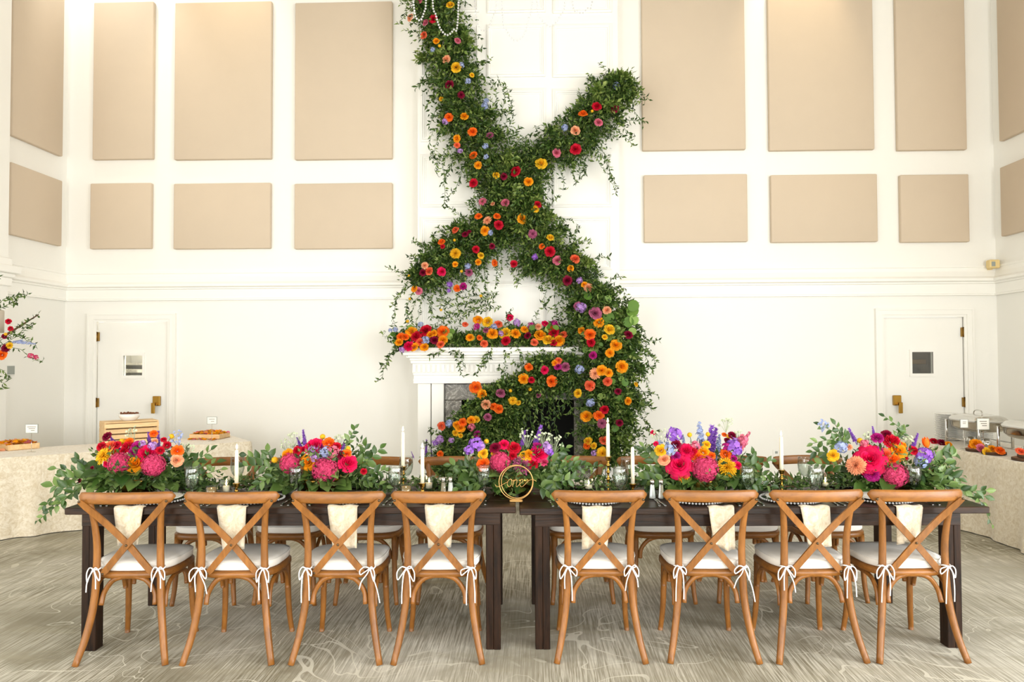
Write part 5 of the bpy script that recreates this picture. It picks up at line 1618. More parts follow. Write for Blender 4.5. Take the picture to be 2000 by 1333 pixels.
# ------------------------------------------------------------------ hearth garland sweeping down across the firebox
HYY = BREAST_Y - 0.42
hp_ = lambda x, y, w, dy=0.0: (aty(x, y, HYY + dy), w * sc)
PH = [hp_(*q) for q in [(1125, 715, 28), (1090, 722, 34), (1055, 738, 36), (1020, 760, 36), (985, 785, 38), (950, 812, 42), (920, 842, 46), (900, 880, 50), (890, 930, 56)]]
hg = thing('hearth_garland', 'leafy garland with orange roses sweeping down across the firebox', 'garland', (PH[6][0].x, HYY, 0))
L = Leaves()
garland(L, PH, 1200, 0.072, length=0.15); garland(L, PH, 600, 0.068, depth=.3, length=.12); clumps(L, PH, 30, 0.072)
garland(L, [hp_(1000, 800, 30), hp_(985, 850, 36), hp_(965, 900, 45), hp_(960, 940, 50)], 420, 0.07)
HV = [([(1040, 750), (1045, 790), (1048, 835)], 40), ([(1065, 745), (1072, 790), (1075, 840)], 40), ([(1090, 740), (1095, 780), (1092, 815)], 36), ([(1020, 770), (1025, 810), (1022, 850)], 40), ([(1000, 790), (1010, 840), (1015, 890)], 44), ([(1110, 740), (1115, 790), (1135, 860)], 40), ([(1120, 740), (1130, 800), (1125, 880)], 36), ([(1080, 745), (1082, 800), (1088, 850)], 40), ([(1030, 790), (1040, 840), (1035, 880)], 40), ([(1055, 755), (1060, 800), (1058, 860)], 40), ([(1105, 730), (1108, 770), (1100, 800)], 30),
      ([(870, 860), (845, 870), (828, 860)], 26), ([(865, 880), (840, 885), (822, 895)], 26), ([(880, 850), (850, 845), (835, 835)], 22), ([(1000, 755), (990, 735), (975, 715)], 20), ([(1040, 735), (1020, 715), (1000, 708)], 24), ([(900, 815), (880, 820), (868, 835)], 20)]
for pts, n in HV:
    vine(L, [aty(x, y, HYY - 0.1 + 0.03 * i) for i, (x, y) in enumerate(pts)], n, size=0.058, hang=.2)
finish(L, hg, 'foliage', M_LEAF, T_SMALL, 'small green leaves and hanging vines')
LL = Leaves(); garland(LL, PH, 260, 0.06, width=0.5); LL.build('light_foliage', M_LEAFL, hg, hg.location)
FH = [(1300, 415, 'C', 42), (1280, 432, 'O', 38), (1297, 452, 'G', 42), (1345, 455, 'M', 52), (1110, 458, 'T', 46), (1210, 477, 'H', 46), (1073, 533, 'O', 58), (1262, 550, 'T', 62), (1128, 540, 'R', 38), (763, 590, 'T', 68), (803, 635, 'O', 56), (928, 625, 'M', 52), (828, 702, 'P', 52), (880, 713, 'T', 44), (915, 728, 'T', 52), (1005, 675, 'Y', 58, 'd'), (1117, 603, 'Y', 24, 's'), (990, 612, 'Y', 24, 's'), (842, 783, 'M', 42), (540, 842, 'C', 48), (680, 817, 'T', 48), (640, 832, 'O', 46), (665, 852, 'O', 54), (733, 803, 'O', 48), (767, 800, 'Y', 38), (735, 848, 'K', 48, 'l'), (770, 893, 'G', 38), (630, 888, 'Y', 36), (665, 903, 'Y', 26), (590, 825, 'U', 50, 'b'), (605, 935, 'L', 36, 'l'), (530, 930, 'L', 54, 'l'), (500, 950, 'V', 40, 'l'), (530, 1025, 'T', 38), (1040, 690, 'Y', 30), (1170, 640, 'M', 30)]
for it in FH:
    x, y, col = it[:3]; size = it[3]; kind = it[4] if len(it) > 4 else ('r' if random.random() < .65 else 'c')
    px, py = ox + x / s, oy + y / s
    p0 = aty(px, py, HYY); d, q, r = on_path((PH,), p0)
    pos = aty(px, py, HYY - math.sqrt(max(.15, 1 - min(1, (d / (r * 1.2)) ** 2))) * r * .85 - .09)
    dr = Vector((random.uniform(-.4, .4), -1, 0.3 + random.uniform(-.3, .3)))
    flower(hg, 'k' if kind in 'bl' else kind, 'U' if kind == 'b' else col, pos - hg.location, dr, size / s / 2 * sc * 1.02)
for (x0, y0, x1, y1) in ((440, 1040, 443, 935), (480, 1040, 476, 1000), (360, 1050, 345, 1010)):
    spike(hg, 'liatris', 'V', aty(ox + x0 / s, oy + y0 / s, HYY) - hg.location, aty(ox + x1 / s, oy + y1 / s, HYY) - hg.location, 0.7)

# ================================================================== CENTERPIECES ON THE DARK TABLES
VC = 4.40


def dome_point(px, py, z0, extra=0.0):
    p = atv(px, py, VC); h = max(0.0, min(0.33, p.z - z0 - 0.04))
    v = VC - 0.20 * math.sqrt(max(0, 1 - (h / 0.34) ** 2)) + 0.05 + extra
    return atv(px, py, v), v


def above_table(p, gap):
    """lift a point that would lie in or under the table top onto it"""
    u, v = p.dot(RIGHT), p.dot(FWD)
    if -2.40 < u < 2.55 and TV0 - .01 < v < TV1 + .01 and p.z < tz(u) + gap:
        return Vector((p.x, p.y, tz(u) + gap))
    return p


def leafy_branch(parent, pts, n, size, m=None, width=0.5):
    m = m or M_LEAFB
    pts = smooth_path([Vector(p) - parent.location for p in pts], 5)
    st = obj('branch', MB().tube(pts, [0.0035 * (1 - .6 * i / len(pts)) for i in range(len(pts))], 5), M_STEM, parent)
    for k in range(n):
        f = 0.12 + 0.88 * k / max(1, n - 1); i = min(len(pts) - 2, int(f * (len(pts) - 1)))
        t = (pts[i + 1] - pts[i]).normalized(); c = pts[i].lerp(pts[i + 1], f * (len(pts) - 1) - i)
        sd = t.cross(Vector((random.uniform(-.3, .3), -1, random.uniform(-.3, .3)))).normalized() * (1 if k % 2 else -1)
        d = (t * (.7 if k < n - 1 else 1.0) + sd * (.75 if k < n - 1 else 0) + Vector((0, random.uniform(-.35, .2), random.uniform(-.25, .15)))).normalized()
        nn = (Vector((random.uniform(-.5, .5), -1, random.uniform(.1, .9)))); x = d.cross(nn).normalized(); nn = x.cross(d)
        M3 = Matrix((x * width * 1.15, d, nn)).transposed()
        s_ = .84 * size * random.uniform(.75, 1.15) * (1 - .25 * f)
        tip = c + d * s_ + parent.location; tip2 = above_table(tip, .012)
        if tip2.z > tip.z:
            d = (tip2 - c - parent.location).normalized(); x = d.cross(nn).normalized(); nn = x.cross(d); M3 = Matrix((x * width * 1.15, d, nn)).transposed()
        o = obj('leaf', BLEAF, m, st)
        o.matrix_local = Matrix.Translation(c) @ (M3 @ Matrix.Scale(s_, 3)).to_4x4()


def filler(parent, c, r, n, col):
    col = 'F' if col == 'W' else col
    m = MB(); r_ = random.Random(n + int(c.x * 1000)); base = Vector((0, 0.02, -r * 1.2))
    for k in range(n):
        d = Vector((r_.uniform(-1, 1), r_.uniform(-.6, .6), r_.uniform(-.2, 1))).normalized() * r * r_.uniform(.5, 1.1)
        m.tube([base, base.lerp(d, .6) + Vector((0, 0, .01)), d], .0009, 3)
        floret(m, d, (d + Vector((0, -r, 0))).normalized(), .008, r_, 5)
    o = obj('filler_sprig', m, PET[col], parent, c - parent.location); o['label'] = f'{CNAME[col]} filler sprig'; o['kind'] = 'stuff'


def centerpiece(cpx, crop, items, spikes, fillers, branches, label, bed=1.0):
    ox, oy, s = crop
    u = (cpx - 1000) / (FPX / VC); z0 = tz(u); root = UV(u, VC, z0 + .0025)
    t = thing('flower_centerpiece', label, 'flower arrangement', root, 0, 'flower centerpieces on the dark tables')
    obj('bowl', MB().lathe([(0, 0), (0.10, 0), (0.12, 0.01), (0.145, 0.07), (0.15, 0.09), (0.14, 0.09), (0.11, 0.015), (0, 0.012)], 24), M_BRASS, t)
    for it in items:
        x, y, col, size, kind = it
        px, py = ox + x / s, oy + y / s
        small = size < 62
        p, v = dome_point(px, py, z0, 0.03 if small else 0.0)
        c = root + Vector((0, 0, .03))
        d = (p - c).normalized() * .8 + Vector((-FWD.x, -FWD.y, 0.15)) * .9 + Vector((random.uniform(-.15, .15), 0, random.uniform(-.15, .15)))
        rad = size / s / 2 * v / FPX * 1.08
        if kind == 't':
            d = Vector((-.35, -.25, 1.0))
            rad *= 1.1
        flower(t, kind, col, p - root, d, rad)
        if kind == 's':
            obj('flower_stem', MB().tube([p - root, (p - root) * .45], 0.0018, 4), M_STEM, t)
    for (kind, col, x0, y0, x1, y1) in spikes:
        a = atv(ox + x0 / s, oy + y0 / s, VC + .02); b = atv(ox + x1 / s, oy + y1 / s, VC + .04)
        spike(t, kind, col, a - root, b - root, 1.15 if kind == 'liatris' else 1.0)
    for (x, y, r, col) in fillers:
        filler(t, atv(ox + x / s, oy + y / s, VC - .02), r, 16, col)
    # bed of broad leaves
    for k in range(58):
        a = random.uniform(-PI * .1, PI * 1.1) if k < 46 else random.uniform(0, 2 * PI)
        fr = Vector((math.cos(a), -math.sin(a), 0)); fr = RIGHT * fr.x + FWD * fr.y
        rr = random.uniform(.08, .2) * bed; h = random.uniform(.035, .15)
        p = RIGHT * (fr.dot(RIGHT) * rr * 1.3) + FWD * (fr.dot(FWD) * rr * .8) + Vector((0, 0, h))
        d = (fr * .9 + Vector((random.uniform(-.5, .5), random.uniform(-.3, .3), random.uniform(-.55, .35)))).normalized()
        nn = Vector((random.uniform(-.4, .4) - FWD.x * .5, -FWD.y * .6, 1.0)); x = d.cross(nn).normalized(); nn = x.cross(d)
        s_ = random.uniform(.08, .135)
        if p.z + d.z * s_ < .035:
            d.z = (.035 - p.z) / s_; d.normalize(); x = d.cross(nn).normalized(); nn = x.cross(d)
        o = obj('leaf', BLEAF, M_LEAFB, t)
        o.matrix_local = Matrix.Translation(p) @ (Matrix((x * 0.72, d, nn)).transposed() @ Matrix.Scale(s_, 3)).to_4x4()
    L = Leaves()
    n = 150
    a = rng.uniform(0, 2 * PI, n); rr = np.sqrt(rng.random(n)) * .2 * bed
    base = np.stack([root.x + rr * np.cos(a) * 1.25, root.y + rr * np.sin(a) * .7, z0 + .02 + rng.random(n) * .12], 1)
    d = np.stack([np.cos(a), np.sin(a), rng.uniform(-.1, .9, n)], 1); d /= np.linalg.norm(d, axis=1, keepdims=True)
    sprigs(L, base, d, rng.uniform(.08, .17, n), 5, .05, .5, .2)
    n = 60                                                     # inner stems and leaves between the blooms
    a = rng.uniform(0, 2 * PI, n); rr = np.sqrt(rng.random(n)) * .17
    base = np.stack([root.x + rr * np.cos(a) * 1.2, root.y + rr * np.sin(a), z0 + .1 + rng.random(n) * .12], 1)
    d = np.stack([np.cos(a) * .6, np.sin(a) * .6, np.full(n, .9)], 1); d /= np.linalg.norm(d, axis=1, keepdims=True)
    sprigs(L, base, d, rng.uniform(.06, .12, n), 5, .045, .45, .1)
    L.build('foliage', M_LEAFC, t, root, T_SMALL, 'small green leaves', ymax=99, zmin=z0 + .004)
    for (pts, n, size) in branches:
        P = []
        for k, (x, y, dv) in enumerate(pts):
            P.append(above_table(atv(ox + x / s, oy + y / s, VC + dv), .022))
        leafy_branch(t, P, n, size)
    return t


C1 = [(670, 145, 'B', 75, 'c'), (620, 235, 'R', 75, 'c'), (700, 230, 'C', 85, 'r'), (755, 225, 'R', 72, 'c'), (640, 320, 'Y', 155, 'd'), (670, 385, 'H', 62, 'r'), (790, 390, 'D', 195, 'h'), (925, 385, 'O', 150, 'r'), (1090, 405, 'D', 200, 'h'), (1030, 295, 'H', 145, 'c'), (945, 245, 'G', 112, 'r'), (850, 235, 'R', 92, 'c'), (870, 190, 'T', 64, 'c'),
      (812, 195, 'Y', 55, 's'), (910, 290, 'G', 84, 'c'), (745, 285, 'T', 55, 'r'), (1090, 120, 'T', 62, 'c'), (1080, 235, 'L', 78, 'k'), (1180, 175, 'R', 44, 'c'), (1210, 220, 'R', 58, 'c'), (1250, 150, 'Y', 46, 's'), (1305, 275, 'T', 88, 'c'), (1300, 360, 'P', 92, 'r'), (1150, 270, 'R', 62, 'c'), (990, 215, 'L', 66, 'k'), (820, 270, 'R', 62, 'c'), (540, 430, 'B', 34, 'c'), (430, 540, 'B', 34, 'c'), (1100, 190, 'P', 50, 'c')]
centerpiece(269, (60, 820, 4.545), C1, [('liatris', 'V', 790, 280, 708, 155), ('liatris', 'V', 1130, 265, 1132, 110), ('liatris', 'V', 1062, 240, 1044, 118)],
            [(900, 130, .05, 'W'), (1220, 290, .05, 'U'), (1300, 175, .05, 'U'), (1390, 260, .04, 'W')],
            [([(560, 470, -.1), (400, 460, -.12), (230, 435, -.12)], 8, .085), ([(560, 520, -.1), (400, 520, -.14), (290, 500, -.16)], 7, .09), ([(480, 560, -.12), (330, 600, -.2), (200, 590, -.22)], 8, .1), ([(440, 600, -.15), (300, 700, -.26), (160, 790, -.28)], 10, .075), ([(330, 690, -.24), (190, 800, -.3), (60, 900, -.3)], 10, .06), ([(560, 430, 0), (470, 420, 0), (430, 350, 0)], 6, .085), ([(1320, 420, -.02), (1450, 380, 0), (1600, 270, 0)], 10, .09), ([(1340, 470, -.05), (1480, 430, -.02), (1650, 380, 0)], 8, .085), ([(1360, 520, -.08), (1500, 500, -.05), (1690, 440, -.03)], 9, .06), ([(1300, 420, 0), (1380, 360, 0), (1390, 290, 0)], 6, .08), ([(230, 640, -.2), (170, 730, -.26), (110, 770, -.28)], 6, .06)],
            'centerpiece with two pink hydrangeas, yellow dahlia and long sprays at the crate end')
C2 = [(570, 325, 'O', 100, 'r'), (610, 410, 'D', 195, 'h'), (765, 395, 'O', 145, 'r'), (930, 480, 'D', 245, 'h'), (1145, 400, 'H', 145, 'c'), (1090, 330, 'B', 84, 'c'), (1130, 315, 'T', 74, 'r'), (820, 240, 'H', 150, 'c'), (665, 285, 'R', 78, 'c'), (960, 215, 'T', 104, 'c'), (1035, 245, 'R', 74, 'c'), (885, 255, 'G', 66, 'c'), (930, 310, 'U', 112, 'k'), (1000, 300, 'K', 112, 'k'), (815, 290, 'L', 92, 'k'), (830, 350, 'L', 92, 'k'),
      (905, 160, 'Y', 52, 's'), (1140, 270, 'Y', 52, 's'), (460, 375, 'Y', 60, 's'), (1290, 480, 'R', 52, 'c'), (730, 270, 'H', 60, 'c'), (900, 350, 'G', 60, 'c'), (770, 330, 'W', 60, 'k')]
centerpiece(628, (440, 820, 4.762), C2, [('liatris', 'V', 742, 240, 724, 100), ('liatris', 'V', 712, 275, 668, 172), ('liatris', 'V', 1082, 280, 1130, 165)],
            [(630, 175, .045, 'W'), (570, 250, .045, 'W'), (1060, 190, .04, 'W')],
            [([(480, 450, -.05), (330, 430, -.05), (180, 430, -.05)], 9, .09), ([(500, 400, 0), (420, 370, 0), (400, 300, 0)], 6, .085), ([(430, 420, -.02), (320, 370, -.02), (200, 330, 0)], 8, .085), ([(500, 520, -.1), (380, 560, -.16), (280, 620, -.2)], 8, .07), ([(1200, 440, -.02), (1330, 380, 0), (1440, 270, .02)], 9, .09), ([(1230, 420, 0), (1290, 340, 0), (1300, 250, 0)], 7, .085), ([(1130, 250, .02), (1160, 170, .02), (1210, 80, .02)], 8, .065), ([(1240, 500, -.08), (1360, 500, -.06), (1480, 470, -.05)], 8, .08), ([(1240, 560, -.1), (1350, 580, -.1), (1500, 620, -.1)], 9, .06)],
            'centerpiece with two raspberry hydrangeas, golden rose and pink carnation, second from crate end')
C3 = [(940, 445, 'D', 195, 'h'), (1145, 465, 'M', 185, 'd'), (770, 460, 'T', 105, 'c'), (775, 360, 'Y', 84, 'r'), (885, 305, 'B', 86, 'c'), (970, 275, 'H', 84, 'c'), (1065, 305, 'R', 104, 'r'), (1050, 380, 'R', 72, 'c'), (1160, 385, 'Y', 84, 'r'), (1215, 370, 'O', 92, 'r'), (1305, 360, 'H', 140, 'c'), (1250, 460, 'R', 84, 'c'), (720, 280, 'V', 130, 'k'), (650, 330, 'V', 86, 'k'), (760, 290, 'L', 80, 'k'), (810, 250, 'Y', 46, 's'), (1055, 275, 'Y', 46, 's'),
      (1370, 310, 'L', 104, 'k'), (1290, 300, 'G', 84, 'c'), (880, 355, 'Y', 54, 'c'), (1400, 350, 'V', 70, 'k'), (1350, 440, 'D', 70, 'c')]
centerpiece(1000, (780, 810, 4.762), C3, [('liatris', 'V', 1138, 290, 1168, 155), ('liatris', 'V', 1265, 280, 1318, 110)],
            [(1190, 220, .06, 'W'), (1430, 280, .06, 'W'), (1340, 220, .05, 'W'), (640, 370, .04, 'W')],
            [([(820, 560, -.1), (680, 550, -.08), (500, 560, -.06)], 10, .085), ([(800, 520, -.06), (640, 490, -.03), (480, 470, 0)], 9, .085), ([(840, 600, -.14), (700, 640, -.16), (550, 690, -.18)], 9, .08), ([(1330, 480, -.05), (1480, 420, -.02), (1650, 440, 0)], 10, .085), ([(1340, 540, -.08), (1520, 500, -.05), (1720, 470, -.03)], 12, .075), ([(1330, 600, -.12), (1480, 620, -.12), (1620, 600, -.12)], 10, .08), ([(1380, 420, 0), (1470, 360, 0), (1550, 310, 0)], 7, .085), ([(1400, 500, -.04), (1600, 520, -.03), (1850, 480, 0)], 12, .06), ([(1300, 660, -.2), (1360, 700, -.24), (1440, 750, -.26)], 7, .08)],
            'centerpiece with pink hydrangea and mauve dahlia behind the word one sign')
C4 = [(885, 465, 'H', 200, 'R'), (1130, 510, 'D', 245, 'h'), (1340, 490, 'Y', 190, 'D'), (930, 585, 'O', 86, 'r'), (950, 330, 'H', 115, 'c'), (1010, 345, 'R', 94, 'c'), (855, 385, 'G', 74, 'c'), (860, 275, 'B', 74, 'c'), (715, 330, 'Y', 98, 'r'), (745, 415, 'P', 94, 'r'), (1060, 390, 'T', 94, 'c'), (1120, 345, 'O', 94, 'r'), (1145, 275, 'Y', 64, 'c'), (1190, 380, 'T', 64, 'c'), (1330, 365, 'T', 94, 'c'), (1390, 300, 'V', 150, 'k'), (1330, 300, 'G', 84, 'k'), (1480, 240, 'K', 100, 'k'),
      (845, 190, 'V', 140, 'k'), (800, 330, 'U', 110, 'k'), (985, 190, 'Y', 46, 's'), (1155, 185, 'Y', 42, 's'), (1350, 205, 'Y', 46, 's'), (1310, 185, 'T', 42, 'c'), (1385, 190, 'B', 66, 'c'), (1340, 240, 'B', 54, 'c'), (645, 165, 'H', 46, 'c'), (670, 270, 'H', 42, 'c'), (1400, 410, 'G', 64, 'c'), (1440, 470, 'H', 66, 'c'), (1040, 290, 'K', 84, 'k'), (1430, 340, 'V', 84, 'k')]
centerpiece(1372, (1140, 810, 4.762), C4, [('delphinium', 'U', 1092, 320, 1074, 80), ('delphinium', 'U', 1238, 390, 1262, 195), ('delphinium', 'V', 860, 260, 812, 120), ('delphinium', 'K', 1450, 320, 1540, 170), ('liatris', 'V', 1160, 390, 1192, 115), ('liatris', 'V', 1182, 370, 1232, 135), ('delphinium', 'U', 930, 290, 925, 190)],
            [(1330, 90, .045, 'W'), (700, 200, .05, 'W'), (740, 290, .045, 'U'), (1440, 190, .035, 'W')],
            [([(800, 520, -.05), (660, 440, -.02), (560, 300, 0)], 10, .085), ([(790, 560, -.08), (640, 540, -.06), (500, 500, -.03)], 10, .08), ([(800, 600, -.12), (660, 610, -.12), (540, 600, -.1)], 9, .08), ([(720, 420, 0), (640, 360, 0), (520, 320, 0)], 8, .07), ([(1440, 560, -.06), (1560, 470, -.03), (1740, 430, 0)], 10, .085), ([(1440, 600, -.1), (1600, 580, -.08), (1720, 560, -.06)], 9, .085), ([(1500, 520, -.04), (1570, 440, 0), (1570, 370, 0)], 7, .075), ([(1430, 650, -.14), (1580, 650, -.14), (1740, 670, -.14)], 9, .075)],
            'centerpiece with big hot pink rose, yellow chrysanthemum and tall blue spikes')
C5 = [(865, 420, 'H', 210, 'R'), (1075, 560, 'D', 210, 'h'), (745, 475, 'P', 155, 'D'), (885, 545, 'G', 110, 'c'), (1110, 350, 'O', 130, 'r'), (1050, 420, 'T', 115, 'c'), (1000, 380, 'C', 94, 'c'), (1060, 265, 'R', 124, 'c'), (1010, 210, 'B', 74, 'c'), (930, 235, 'G', 84, 'c'), (945, 350, 'G', 66, 'c'), (1345, 295, 'T', 100, 't'), (1240, 345, 'R', 70, 'c'), (1160, 400, 'R', 56, 'c'), (1335, 390, 'V', 135, 'k'), (550, 390, 'Y', 84, 'r'), (620, 320, 'U', 104, 'k'), (780, 265, 'Y', 46, 's'), (840, 310, 'Y', 32, 's'),
      (820, 290, 'K', 66, 'k'), (1300, 450, 'U', 104, 'k'), (1330, 500, 'W', 60, 'k'), (1390, 510, 'H', 54, 'c'), (1120, 290, 'T', 54, 'c'), (1150, 300, 'O', 50, 'c'), (690, 320, 'P', 44, 'c')]
centerpiece(1743, (1500, 800, 4.348), C5, [('liatris', 'V', 742, 275, 688, 165), ('liatris', 'V', 905, 240, 888, 148), ('liatris', 'V', 1228, 325, 1272, 210)],
            [(870, 260, .045, 'W'), (1190, 280, .04, 'W'), (470, 140, .035, 'U'), (1290, 470, .045, 'U')],
            [([(640, 350, 0), (550, 260, 0), (380, 290, 0)], 9, .08), ([(660, 330, .02), (600, 220, .02), (440, 130, .02)], 10, .07), ([(700, 290, .02), (640, 230, .02), (570, 130, .02)], 9, .07), ([(620, 430, -.04), (500, 370, -.02), (380, 360, 0)], 8, .08), ([(650, 480, -.06), (520, 470, -.05), (400, 460, -.03)], 8, .08), ([(1080, 260, .04), (1150, 190, .04), (990, 60, .04)], 12, .055), ([(1080, 250, .04), (1120, 190, .04), (1170, 150, .04)], 8, .05), ([(1360, 430, -.03), (1480, 390, -.02), (1590, 400, 0)], 6, .11), ([(1400, 470, -.05), (1530, 480, -.05), (1560, 390, -.04)], 6, .1), ([(1330, 560, -.1), (1480, 550, -.12), (1620, 590, -.14)], 9, .1), ([(1360, 620, -.14), (1560, 650, -.2), (1840, 740, -.25)], 12, .085), ([(1500, 640, -.2), (1680, 690, -.26), (1850, 690, -.28)], 8, .08), ([(1700, 740, -.3), (1800, 880, -.42), (1900, 980, -.44)], 9, .055), ([(1340, 520, -.08), (1430, 430, -.06), (1540, 470, -.05)], 6, .09)],
            'centerpiece with big hot pink rose, peach chrysanthemum and orange tulip at the chafing dish end')

# ------------------------------------------------------------------ loose greenery runner between the centerpieces
RUN = [(340, 560, 'first and second centerpieces from the crate end'), (700, 930, 'second centerpiece and the number sign one'), (1070, 1300, 'number sign and blue-spike centerpieces'), (1440, 1680, 'blue-spike and orange tulip centerpieces')]
for (a, b, w) in RUN:
    pa, pb = atz(a, 955, 0.80), atz(b, 955, 0.80)
    ua, ub = (a - 1000) / (FPX / VC), (b - 1000) / (FPX / VC)
    pts = [UV(ua + (ub - ua) * f, VC + 0.05 * math.sin(f * 9 + a), tz(ua + (ub - ua) * f) + .035) for f in np.linspace(0, 1, 7)]
    mid = pts[3]
    t = thing('greenery_runner', f'loose leafy greenery on the table between the {w}', 'greenery', (mid.x, mid.y, tz((ua + ub) / 2)), 0, 'greenery between the centerpieces')
    L = Leaves()
    garland(L, [(p, .075) for p in pts], 95, .05, out=(0, 0, 1), length=.13, K=6, width=.4, depth=.7, droop=.3)
    L.stems.tube(pts, .004, 5)
    P = np.concatenate(L.P)
    for k in range(len(L.P)):
        L.P[k][:, 2] = np.maximum(L.P[k][:, 2], tz((ua + ub) / 2) + .02)
    L.build('foliage', M_LEAFC, t, t.location, T_SMALL, 'small olive green leaves', ymax=99, zmin=max(ZL, ZR) + .003 if a in (700,) else tz((ua + ub) / 2) + .003)
    o = L.stems; o.v = [tuple(Vector(v) - t.location) for v in o.v]; obj('vine_stem', o, M_TWIG, t)

# ================================================================== DRAPED BUFFETS
def buffet(label, c, rot, lx, ly, z, seed, parts=True):
    """c: centre (world), rot about z, size lx x ly, cloth to the floor"""
    t = thing('draped_buffet_table', label, 'table', (c.x, c.y, 0), rot)
    r_ = random.Random(seed); m = MB(); N = 240; rowsn = 14
    per = 2 * (lx + ly); cr = 0.03
    def rect(s):
        s = s % per
        if s < lx: return Vector((-lx / 2 + s, -ly / 2, 0)), Vector((0, -1, 0)), min(s, lx - s)
        s -= lx
        if s < ly: return Vector((lx / 2, -ly / 2 + s, 0)), Vector((1, 0, 0)), min(s, ly - s)
        s -= ly
        if s < lx: return Vector((lx / 2 - s, ly / 2, 0)), Vector((0, 1, 0)), min(s, lx - s)
        s -= lx
        return Vector((-lx / 2, ly / 2 - s, 0)), Vector((-1, 0, 0)), min(s, ly - s)
    ph = [r_.uniform(0, 6) for _ in range(6)]
    vs = []
    for j in range(rowsn + 1):
        f = j / rowsn
        for i in range(N):
            s = per * i / N; p, n, e = rect(s)
            if e < .1:
                n = (n + (Vector((p.x / (lx / 2), p.y / (ly / 2), 0)) - n * 1.0) * (1 - e / .1) * .5).normalized()
            amp = .004 + .03 * f ** 1.2
            fold = math.sin(s * 17 + ph[0] + 1.2 * math.sin(s * 3 + ph[1])) * .6 + math.sin(s * 31 + ph[2] + f) * .25 + math.sin(s * 7 + ph[3]) * .5
            corner = .05 * f * math.exp(-(e / .12) ** 2)
            out = .008 + .03 * f + amp * fold + corner
            if f == 0: out = 0
            zz = z - .004 - (z - .012) * f if j else z + .002
            if j == 1: out = .012 + .002 * fold; zz = z - .012
            q = p + n * out
            vs.append((q.x, q.y, max(.004, zz)))
    fs = [(j * N + i, (j + 1) * N + i, (j + 1) * N + (i + 1) % N, j * N + (i + 1) % N) for j in range(rowsn) for i in range(N)]
    # gently wrinkled top
    m.add(vs, fs, True)
    m.add([vs[i] for i in range(N)] , [tuple(range(N))], False)
    o = obj('tablecloth', m, M_VELVET, t); o['label'] = 'champagne crushed velvet cloth to the floor'
    return t


BZ = 0.71
pl, pr_ = UV(-4.5, 6.45), UV(-2.75, 7.72)
dx = (pr_ - pl).normalized(); ang = math.atan2(dx.y, dx.x); nb = Vector((-dx.y, dx.x, 0))
pl2 = pl - dx * .52; ln_ = (pr_ - pl2).length
bc = (pl2 + pr_) / 2 + nb * .375
buffet('long buffet in champagne velvet cloth carrying a wooden crate', bc, ang, ln_, .75, BZ, 3)
rc = UV(4.13 + .39, (4.78 + 7.82) / 2)
buffet('long buffet in champagne velvet cloth carrying chafing dishes', rc, YAW, .78, 3.04, BZ - .002, 5)


def tray(px, py, rot, lx, ly, h, label, seed):
    c = atz(px, py, BZ)
    t = thing('petal_tray', label, 'tray', (c.x, c.y, BZ + .002), rot, 'wooden trays of petals')
    w = .012
    obj('tray_base', MB().rbox(-lx / 2, lx / 2, -ly / 2, ly / 2, 0, .01, .002), M_PINE, t)
    for (a, b, c_, d) in ((-lx / 2, lx / 2, -ly / 2, -ly / 2 + w), (-lx / 2, lx / 2, ly / 2 - w, ly / 2), (-lx / 2, -lx / 2 + w, -ly / 2 + w, ly / 2 - w), (lx / 2 - w, lx / 2, -ly / 2 + w, ly / 2 - w)):
        obj('tray_side', MB().rbox(a, b, c_, d, 0, h, .002), M_PINE, t)
    r_ = random.Random(seed)
    for nm_, col, n in (('golden_petals', 'O', 90), ('orange_petals', 'P', 60), ('yellow_petals', 'Y', 50), ('pink_petals', 'K', 24)):
        m = MB()
        for k in range(n):
            outside = r_.random() < .12
            x = r_.uniform(-.46, .46) * lx; y = r_.uniform(-.45, .45) * ly
            z = h * .8 + .03 * r_.random() * (1 - (2 * x / lx) ** 4) * (1 - (2 * y / ly) ** 4) + .006
            if outside:
                y = -ly / 2 - r_.uniform(.02, .07); z = .006
            q = Matrix.Translation((x, y, z)) @ Euler((r_.uniform(-.5, .5), r_.uniform(-.5, .5), r_.uniform(0, 6))).to_matrix().to_4x4() @ Matrix.Scale(r_.uniform(.018, .03), 4)
            m.add([q @ Vector(v) for v in ((-.5, -.7, 0), (.5, -.7, 0), (.9, .2, .25), (.4, .9, .35), (-.4, .9, .35), (-.9, .2, .25), (0, .1, -.05))], [(0, 1, 6), (1, 2, 6), (2, 3, 6), (3, 4, 6), (4, 5, 6), (5, 0, 6)], True)
        o = obj(nm_, m, PET[col], t); o['kind'] = 'stuff'


tray(33, 877, ang + math.radians(-72), .34, .27, .055, 'shallow wooden tray of petals beside the tall floral spray', 1)
tray(410, 857, ang + math.radians(-42), .34, .24, .055, 'shallow wooden tray of petals at the far end of the crate buffet', 2)

